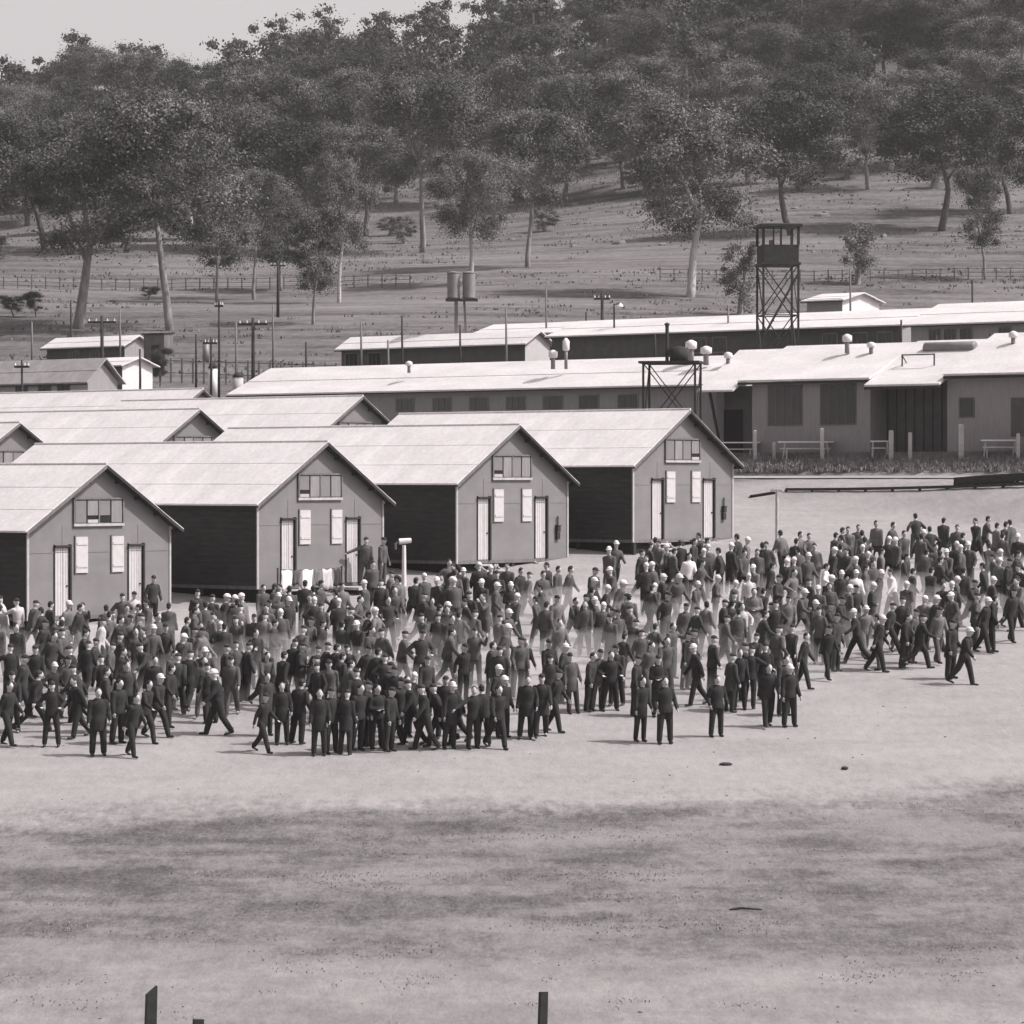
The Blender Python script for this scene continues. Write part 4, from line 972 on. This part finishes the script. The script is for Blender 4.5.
    bm = remesh(body(MB()), 'body', .0125, ['skin', 'feature'])
    fb = MB()
    for s in (-1, 1): fb.ell(hc + hr @ Vector((s * .03, -.082, .012)), (.014, .009, .007), 8, 5, hr, 1)
    fb.ell(hc + hr @ Vector((0, -.092, -.062)), (.022, .007, .005), 8, 5, hr, 1)
    # join eyes and mouth into the body mesh
    B = bmesh.new(); B.from_mesh(bm); t_ = fb.mesh('t', ['skin', 'feature']); B.from_mesh(t_); B.to_mesh(bm); B.free(); bpy.data.meshes.remove(t_)
    parts = {'body': bm, 'coat': remesh(coat(MB()), 'coat', .022, 'cloth_dark'), 'trousers': remesh(trous(MB()), 'trousers', .022, 'cloth_dark'), 'boot': remesh(boots(MB(), 0), 'boot', .02, 'boot', 1), 'boot2': remesh(boots(MB(), 1), 'boot', .02, 'boot', 1)}
    hair = MB(); hair.ell(hc + hr @ Vector((0, .014, .022)), (.082, .098, .108), 14, 6, hr, 0, -5, 90); hair.ell(hc + hr @ Vector((0, .045, -.02)), (.074, .065, .07), 12, 6, hr)
    parts['hair'] = hair.mesh('hair', 'hair', True)
    cap = MB(); cap.ell(hc + hr @ Vector((0, .008, .05)), (.086, .105, .09), 14, 5, hr, 0, -5, 90); cap.ell(hc + hr @ Vector((0, -.11, .048)), (.06, .055, .01), 12, 4, hr)
    parts['cap'] = cap.mesh('cap', 'cap_cloth', True)
    hat = MB(); hat.ell(hc + hr @ Vector((0, .008, .055)), (.09, .108, .105), 14, 5, hr, 0, -5, 90); hat.ell(hc + hr @ Vector((0, -.01, .045)), (.112, .14, .022), 18, 4, hr)
    parts['hat'] = hat.mesh('hat', 'white_cloth', True)
    for me in parts.values(): me.transform(Matrix.Translation(off))
    ns = 10
    lite = []
    for nm, fn, vx in (('body', lambda b: body(b, False), .035), ('coat', coat, .04), ('trousers', trous, .04)):
        me = remesh(fn(MB()), 'l', vx, 'skin', 1); me.transform(Matrix.Translation(off)); vs = [tuple(v.co) for v in me.vertices]; fs = [tuple(p.vertices) for p in me.polygons]; bpy.data.meshes.remove(me); lite.append((vs, fs))
    for nm in ('hair', 'hat'):
        me = parts[nm]; lite.append(([tuple(v.co) for v in me.vertices], [tuple(p.vertices) for p in me.polygons]))
    return parts, lite
A0 = (8, 8, 15, 0)
POSES = {
 'stand': dict(arm=((4, 9, 14, 0), (6, 8, 12, 0)), legab=(5, 5)),
 'hips': dict(arm=((-22, 42, 75, 70), (-22, 42, 75, 70)), legab=(9, 9)),
 'walkA': dict(leg=(19, -14), knee=(5, 17), lean=7, arm=((-24, 8, 14, 0), (20, 8, 18, 8))),
 'walkB': dict(leg=(-17, 18), knee=(20, 5), lean=6, arm=((19, 8, 18, 8), (-26, 8, 12, 0))),
 'stride': dict(leg=(27, -20), knee=(6, 24), lean=9, arm=((-32, 12, 20, 0), (30, 8, 26, 10))),
 'runny': dict(leg=(-24, 28), knee=(34, 16), lean=10, arm=((28, 10, 36, 15), (-28, 10, 30, 0))),
 'folded': dict(arm=((2, 12, 82, 74), (6, 12, 74, 74))),
 'pockets': dict(arm=((-8, 20, 42, 32), (-6, 20, 40, 32)), lean=2, legab=(6, 3)),
 'point': dict(arm=((20, 62, 12, 0), (8, 8, 14, 0)), head=-30),
 'coat': dict(long=1, arm=((4, 9, 14, 0), (-4, 18, 40, 30))),
 'coatwalk': dict(long=1, leg=(20, -16), knee=(6, 16), lean=5, arm=((-18, 8, 14, 0), (20, 8, 20, 0))),
 'shade': dict(arm=((6, 9, 14, 0), (62, 34, 112, 55)), head=10, nod=-4),
 'behind': dict(arm=((-26, 14, 18, 60), (-26, 14, 18, 60)), nod=12),
 'lookside': dict(arm=((8, 9, 30, 25), (4, 8, 10, 0)), head=55, leg=(10, -6)),
 'wave': dict(arm=((80, 40, 60, 0), (6, 8, 12, 0)), head=-15),
}
PW = dict(stand='standing', hips='hands on hips', walkA='walking', walkB='walking', stride='striding', runny='hurrying', folded='arms folded', pockets='hands in pockets', point='arm held out', coat='standing', coatwalk='walking', shade='shading eyes', behind='hands behind', lookside='looking aside', wave='arm raised')
PP = {k: person_proto(v) for k, v in POSES.items()}
TONE = dict(k='cloth_black', d='cloth_dark', g='cloth_grey', m='cloth_mid', l='cloth_pale')
TW = dict(k='black', d='dark', g='grey', m='mid grey', l='white')
def person(x, yf, pose, rz, tone, hat, h=1.74, dz=0.0, d=None, tr=None):
    """x, yf: where the feet stand in the photo"""
    d = d or dfeet(yf); X = px(x, d); z = (ground(X, d) if dz is not None else 0) + (dz or 0)
    o = empty('person', (X, d, z), R(rz)); s = h / 1.74; wd = rp.uniform(.90, 1.08); o.scale = (s * wd, s * wd * rp.uniform(.95, 1.1), s); o.rotation_euler.x = R(rp.uniform(-1, 4)); o.rotation_euler.y = R(rp.gauss(0, 1.8))
    pr = PP[pose][0]; names = ['body', 'coat', 'trousers', 'boot', 'boot2', {'c': 'cap', 'w': 'hat', 'b': 'hair'}[hat]]
    for nm in names:
        c = bpy.data.objects.new({'boot2': 'boot', 'coat': 'shirt' if tone == 'l' else 'coat'}.get(nm, nm), pr[nm]); C.objects.link(c); c.parent = o
        if nm in ('coat', 'trousers'):
            m = TONE[tone] if nm == 'coat' else TONE[tr or {'k': 'k', 'd': 'k', 'g': rp.choice('dg'), 'm': rp.choice('gm'), 'l': 'd'}[tone]]
            c.material_slots[0].link = 'OBJECT'; c.material_slots[0].material = MATS[m]
    return dict(o=o, x=x, y=yf, pose=pose, tone=tone, hat=hat, pr=pose in ('coat', 'coatwalk'))
def hy(yt): return (yt - 10.1) / .8981
rp = random.Random(12)
PL = []
# front figures: x, feet y, pose, rotation (0 faces the camera, + turns to the photo's right), tone, headgear, height
FR = """8 746 walkA 60 k b|51 747 hips 0 k c|79 738 walkB -60 k b|98 756 coat 30 k b|117 744 stand 40 k b|131 757 walkA 50 k b|104 733 stand 90 d b|143 744 runny 60 k b|158 738 walkB 70 k w|168 728 lookside 60 k b|127 726 pockets 20 d b|176 716 walkA 160 d c
217 735 walkA -80 k w|202 717 coatwalk 10 m b|236 702 coat 200 g c|262 753 stride 60 k c|282 745 coat 20 k b|296 744 pockets 150 k b|266 736 coat 30 d b
319 756 coat 10 k b|332 754 stand 30 k c|345 755 coat 170 k c|357 751 pockets 40 k b|366 747 stand 80 k c|377 749 folded 20 k b|389 752 stand 60 k c|397 742 walkA 60 k c|405 737 pockets 20 k b|413 745 walkA -70 k c|425 750 walkA -80 k c|439 747 runny -85 k c|449 749 coat 20 k w|458 744 walkB -80 k b
473 749 point 20 k b|483 747 stand 200 k b|496 749 walkB 20 k b|503 738 stand 30 k w|494 731 pockets 70 k w
525 739 coat 10 k b|541 738 coatwalk 0 k c|554 732 walkA 70 k c|574 714 coat 30 g c|562 704 pockets 80 d w|551 700 stand 40 k c|589 712 stand 60 d b|597 711 folded 20 g c|610 711 hips 20 k b|617 706 lookside -30 d c
640 742 coat 20 k b|666 744 pockets 10 k b|635 716 stand 60 d c|659 717 folded 20 k c|646 702 walkA 50 g b|717 737 pockets 30 k b|697 706 walkB -70 k w|685 690 coat 60 k c|692 686 coat 80 d c|712 694 stand 120 d c
740 710 stand 20 k b|749 709 point 160 k c|768 727 walkA 10 k b|790 727 stand 30 k w|803 690 walkA 70 k b|784 716 coat 30 d b|828 680 walkA 20 k c|836 672 stand 60 d c|857 664 stride -80 d w|876 672 walkA 80 k w|903 669 stand 60 k b|920 669 runny 85 k c|951 679 coat 40 k c|963 685 walkB 60 k w|983 653 walkA 60 k w|991 652 lookside 70 k b|934 652 coatwalk 90 d w|1014 628 walkB 80 k c|1006 610 coat 60 d c"""
for row in FR.split('\n'):
    for t_ in row.split('|'):
        a = t_.split(); PL.append(person(float(a[0]), float(a[1]), a[2], float(a[3]) + rp.uniform(-12, 12), a[4], a[5], rp.uniform(1.68, 1.82)))
# heads read from the photo (x, top of head, optional w white hat / l pale shirt)
HD = """6 592l|20 596l|30 597|43 617|56 612|48 630|34 644|10 643|23 654|52 661w|74 643|86 637|93 633|106 641|116 631|140 603|136 614|139 629|126 661|104 656|118 645|80 661|64 628|66 655|12 670|33 668|148 640|152 655|129 612|99 618l|20 622
157 613|177 632w|183 616|192 607|192 625|202 625|205 644w|212 594|217 619w|223 594w|231 594w|236 617|242 604|252 611|225 643|232 653|268 597|277 590w|286 597w|282 609w|272 644|281 649|292 639|262 648|299 626|245 592w|246 640|165 622|170 648|188 650|210 660|257 628|210 610|262 612|196 590
388 569|402 576|412 576|425 571w|439 578w|447 576w|443 601w|389 596|358 596|348 607|315 597w|321 600|361 620w|367 625|377 609w|384 626|403 628|420 631|310 617|427 611|436 611|372 560|380 580|396 586|418 590|432 592
313 641|323 642|334 643|350 639|308 653|319 661|328 656|364 641|384 652|388 659|397 663|410 669w|425 653|443 673|338 651|301 640|375 648|348 660|356 668
455 563|460 564|465 567w|479 563w|482 576w|491 566w|494 561|498 571|496 583w|511 581w|513 591w|505 606w|503 624w|500 612|474 609|460 609|452 599w|448 626|451 613|524 634|516 636|500 646|548 563|557 564|568 566|538 592|556 595|572 592|583 594|528 569|520 565|508 563|591 577w|562 617|550 652|470 590|486 594|475 628|463 640|488 640
615 540w|610 547w|591 568|616 578w|603 586w|596 597w|603 600w|617 607|623 590|629 592|584 600|608 606|612 614|634 604|640 546|648 542|655 536|660 540|668 545w|673 546|655 562w|661 573w|655 580w|650 583|676 574w|688 551l|695 578w|700 533|705 535|709 543w|704 549w|715 573w|720 547|730 544w|665 592|684 600|695 604|706 600|672 620|655 620|640 628|664 634|622 630|632 615
738 534|746 537w|743 548|757 547|755 562w|762 542|767 542|749 572wl|732 578w|754 588|782 529|785 557w|800 545|807 553w|808 529|815 543|832 547w|834 530|840 544|848 524|858 523|863 545w|858 557w|855 567wl|825 562l|826 572w|840 569w|846 586w|838 592|801 587w|812 578|820 607|828 598|816 600w|865 602w|775 602|768 600|760 610|785 594|856 582|735 592|738 608|792 570|778 575|770 560|745 600l|725 612|722 598|752 630|764 640|776 626|790 622|742 640|730 650
870 548|872 559|867 550w|877 520|891 521|888 535w|897 539w|876 569w|893 567l|871 584w|916 512|921 529w|930 525|943 516|948 547w|957 542w|962 544w|969 542w|930 567|977 518|985 513|996 522|1003 550w|999 556w|1015 549|1011 517|991 577w|951 582w|953 592w|955 574w|924 594w|907 579w|975 592|1020 577|1012 587|985 562|1019 532w|905 552|912 566|938 556|925 548|940 580|963 566|972 576|900 596|888 598|912 606|938 606|880 612|990 540|1002 532|1021 560|862 530|903 530"""
walk = ['stand', 'walkA', 'walkB', 'stride', 'pockets', 'folded', 'coat', 'runny', 'behind', 'lookside', 'hips', 'stand', 'walkA', 'walkB', 'shade', 'coatwalk', 'walkA', 'pockets']
FAR = []
HN = sorted((hy(float(t_.split()[1].rstrip('wl'))) for row in HD.split('\n') for t_ in row.split('|')), reverse=True); YCUT = HN[300 - 5 - len(PL)]
for row in HD.split('\n'):
    for t_ in row.split('|'):
        a = t_.split(); fl = a[1].lstrip('0123456789.'); yt = float(a[1][:len(a[1]) - len(fl)] if fl else a[1])
        y = hy(yt); tone = 'l' if 'l' in fl else rp.choice('kkdddg' if y > 690 else 'dddgggm')  # greyer coats farther back put the veil of airborne dust into the colour
        hat = 'w' if 'w' in fl else rp.choice('ccbc')
        if y <= YCUT: FAR.append((float(a[0]), y, tone, hat)); continue
        PL.append(person(float(a[0]), y, rp.choice(walk), rp.gauss(75, 60) if rp.random() < .7 else rp.uniform(-180, 180), tone, hat, rp.uniform(1.68, 1.82)))
nmain = len(PL)
# people on decks and steps (height of their feet above the hut floor frame)
def on_hut(i, lx, ly, lz, pose, rz, tone, hat):
    p = hutw(i, lx, ly, lz); o = person(512 + F * p[0] / p[1], 600, pose, rz, tone, hat, 1.74, None, d=p[1])
    o['o'].location = p; o['y'] = 99.2 + 59378 / p[1]; PL.append(o); return o
sp_ = [(on_hut(0, 5.1, -.62, -.45, 'pockets', 30, 'd', 'c'), 'person in dark coat standing high on the steps at first hut right door'),
       (on_hut(1, 5.0, -.5, -.1, 'point', 10, 'g', 'c'), 'person with arm held out at the right door deck of second hut'),
       (on_hut(1, 5.3, -1.1, -.1, 'stand', 60, 'g', 'c'), 'person in grey coat on the second hut deck beside the one pointing'),
       (on_hut(0, 3.4, -1.0, -1.0, 'hips', 0, 'g', 'c'), 'grey clad person hands on hips between the two doors of the first hut'),
       (on_hut(0, 3.75, -1.1, -.95, 'folded', 30, 'l', 'c'), 'white shirted person with folded arms between first hut doors')]
# labels
for p, lb in sp_: tag(p['o'], lb, 'person', 'people of the crowd'); p['done'] = 1
COLS = [(62, 'below the first hut left door'), (120, 'below the first hut shutters'), (180, 'below the first hut right door'), (257, 'below the gap between first and second huts'), (325, 'below the second hut left door'), (392, 'below the second hut right door'), (457, 'below the white post'), (515, 'below the third hut left door'), (575, 'below the third hut right door'),
        (634, 'below the gap beside the fourth hut'), (690, 'below the fourth hut left door'), (745, 'below the fourth hut right door'), (800, 'by the thin grey post'), (870, 'below the two kitchen windows'), (950, 'below the brown bay'), (2000, 'near the right photo edge')]
def colof(x):
    for k, (c, n) in enumerate(COLS):
        if x < c: return k
groups = {}
for p in PL: groups.setdefault(colof(p['x']), []).append(p)
base = {}
for k, L in groups.items():
    L.sort(key=lambda p: -p['y']); n = len(L)
    for i, p in enumerate(L):
        if p.get('done'): continue
        f = i / n; p['band'] = 'front edge' if f < .2 else 'front half' if f < .45 else 'middle' if f < .72 else 'back'
        gm = 'overcoat' if p['pr'] else ('shirt' if p['tone'] == 'l' else 'jacket'); ht = {'w': 'white hat', 'c': 'dark cap', 'b': 'bare head'}[p['hat']]
        p['base'] = '%s %s, %s, %s, crowd %s %s' % (TW[p['tone']], gm, ht, PW[p['pose']], p['band'], COLS[k][1]); base.setdefault(p['base'], []).append(p)
for bs, L in base.items():
    L.sort(key=lambda p: p['x'])
    for i, p in enumerate(L):
        lb = bs
        if len(L) > 1:
            lb = bs.replace('crowd ', ('leftmost, ' if i == 0 else 'rightmost, ' if i == len(L) - 1 else ORD[i] + ' from left, '))
        w_ = lb.split()
        if len(w_) > 16: lb = lb.replace(' the ', ' ').replace('photo ', '')
        if len(lb.split()) > 16: lb = lb.replace('between first and second huts', 'after first hut').replace('standing, ', '')
        tag(p['o'], lb, 'person', 'people of the crowd')
print('PEOPLE', len(PL), nmain, 'maxwords', max(len(p['o']['label'].split()) for p in PL), 'unique', len(set(p['o']['label'] for p in PL)))
# the rest of the crowd, past three hundred: one object
NEXTRA = 80
def crowd_mass():
    b = MB(); mats = ['skin', 'cloth_dark', 'cloth_grey', 'cloth_mid', 'cap_cloth', 'white_cloth', 'cloth_black']; n = 0; used = [(p['x'], p['y']) for p in PL]; tries = 0
    def add(x, y, tone=None, hat=None):
        d = dfeet(y); X = px(x, d)
        lite = PP[rp.choice(walk)][1]; M = Matrix.Translation((X, d, ground(X, d))) @ Matrix.Rotation(R(rp.uniform(-180, 180)), 4, 'Z') @ Matrix.Scale(rp.uniform(.97, 1.05), 4)
        w = hat == 'w' if hat else rp.random() < .25; tone = tone or rp.choice('ddgggm'); cm = dict(k=6, d=1, g=2, m=3, l=5)[tone]; tm = rp.choice((1, 6, 2))  # coat tones lightened here too, painting in the dusty air
        for j, (vs, fs) in enumerate(lite):
            if j == 3 and w or j == 4 and not w: continue
            b.add([M @ Vector(v) for v in vs], fs, (0, cm, tm, 4, 5)[j])
    for f in FAR: add(*f)
    used += [(f[0], f[1]) for f in FAR]
    while n < NEXTRA and tries < 20000:
        tries += 1; x = rp.uniform(-10, 1034)
        yb = np.interp(x, [0, 180, 200, 380, 450, 575, 600, 640, 740, 860, 1034], [650, 655, 640, 632, 612, 612, 622, 588, 586, 570, 566]); yf = np.interp(x, [0, 150, 300, 450, 600, 750, 850, 1034], [690, 690, 685, 670, 650, 665, 640, 620])
        y = yb + (yf - yb) * rp.random() ** 1.7
        if 470 < x < 540 and 640 < y: continue
        if any(abs(x - a) < 5.5 and abs(y - c) < 5 for a, c in used): continue
        used.append((x, y)); n += 1; add(x, y)
    o = b.build('crowd', mats, smooth=True); tag(o, 'farther people filling the gaps within the dusty crowd', 'crowd', kind='stuff')
if NEXTRA: crowd_mass()
#PEOPLE-END

# ------------------------------------------------------------------ air, sky, sun, camera
def volume(name, b, v, dens, lb, cat, aniso=0.2):
    m = bpy.data.materials.new(name + '_air'); m.use_nodes = True; n = m.node_tree.nodes; n.remove(n['Principled BSDF'])
    p = n.new('ShaderNodeVolumePrincipled'); p.inputs['Color'].default_value = (v, v * .965, v * .97, 1); p.inputs['Density'].default_value = dens; p.inputs['Anisotropy'].default_value = aniso
    m.node_tree.links.new(p.outputs[0], n['Material Output'].inputs['Volume']); MATS[name] = m
    o = b.build(name, name); tag(o, lb, cat, kind='stuff'); return o
b = MB(); b.box(-720, 720, -70, 1420, -70, 125)
volume('haze', b, .95, .00012, 'thin pale haze over the hill', 'haze')
DUST_DENS = .08
def dust():
    # low closed bank of dust kicked up round the crowd's legs
    nx, ny = 150, 60; b = MB(); T = []; Bt = []
    for j in range(ny):
        for i in range(nx):
            u = i / (nx - 1); v = j / (ny - 1)
            x = -30 + 1085 * u
            yf = np.interp(x, [0, 130, 330, 500, 650, 720, 800, 880, 970, 1024], [722, 728, 722, 722, 716, 712, 700, 655, 655, 625])
            yb = np.interp(x, [0, 200, 400, 600, 700, 1024], [630, 612, 596, 578, 566, 556])
            y = yf + (yb - yf) * v; d = dfeet(y); X = px(x, d); g = plane(d)
            e = sstep(0, .22, v) * sstep(1, .6, v) * sstep(0, .03, u) * sstep(1, .97, u)
            h = .95 + .8 * noise.noise(Vector((X * .28, d * .22, 0))) + .5 * noise.noise(Vector((X * .9, d * .7, 4)))
            T.append((X, d, g + .02 + max(.03, min(1.45, h) * e))); Bt.append((X, d, g - .06))
    b.v = T + Bt; N = nx * ny
    for j in range(ny - 1):
        for i in range(nx - 1):
            a = j * nx + i; q = (a, a + 1, a + nx + 1, a + nx); b.f.append(q); b.f.append(tuple(N + k for k in reversed(q)))
    for i in range(nx - 1):
        b.f.append((i, N + i, N + i + 1, i + 1)); a = (ny - 1) * nx + i; b.f.append((a, a + 1, N + a + 1, N + a))
    for j in range(ny - 1):
        a = j * nx; b.f.append((a, a + nx, N + a + nx, N + a)); a += nx - 1; b.f.append((a, N + a, N + a + nx, a + nx))
    b.mi = [0] * len(b.f)
    volume('dust_cloud', b, .98, DUST_DENS, 'pale dust kicked up around the legs of the crowd', 'dust', 0)
dust()

SE, SAZ = R(50), R(-8)           # sun: from the right, a little towards the camera
S = Vector((math.cos(SE) * math.cos(SAZ), math.cos(SE) * math.sin(SAZ), math.sin(SE)))
su = bpy.data.lights.new('sun', 'SUN'); su.energy = 3.7; su.angle = R(.6); su.color = (1, .965, .95)
so = bpy.data.objects.new('sun', su); C.objects.link(so); so.rotation_euler = S.to_track_quat('Z', 'Y').to_euler(); so.location = (60, 0, 60)
w = bpy.data.worlds.new('World'); scene.world = w; w.use_nodes = True; n = w.node_tree.nodes; l = w.node_tree.links
sky = n.new('ShaderNodeTexSky'); sky.sky_type = 'NISHITA'; sky.sun_disc = False; sky.sun_elevation = SE; sky.sun_rotation = math.pi / 2 - SAZ; sky.dust_density = 4.0; sky.air_density = 1.2
bw = n.new('ShaderNodeRGBToBW'); mx = n.new('ShaderNodeMix'); mx.data_type = 'RGBA'; mx.blend_type = 'MULTIPLY'; mx.inputs[0].default_value = 1
l.new(sky.outputs[0], bw.inputs[0]); l.new(bw.outputs[0], mx.inputs[6]); mx.inputs[7].default_value = (1, .955, .965, 1)
l.new(mx.outputs[2], n['Background'].inputs[0]); n['Background'].inputs[1].default_value = .15
cam = bpy.data.cameras.new('camera'); co = bpy.data.objects.new('camera', cam); C.objects.link(co)
cam.sensor_width = 36; cam.lens = F * 36 / 1024; cam.clip_start = 1; cam.clip_end = 4000
co.location = (0, 0, 0); co.rotation_euler = (R(90) - math.atan(32 / F), 0, 0); scene.camera = co
scene.view_settings.view_transform = 'Standard'; scene.view_settings.look = 'None'; scene.view_settings.exposure = .52; scene.view_settings.gamma = 1
scene.cycles.volume_bounces = 1; scene.cycles.max_bounces = 6; scene.cycles.volume_max_steps = 64
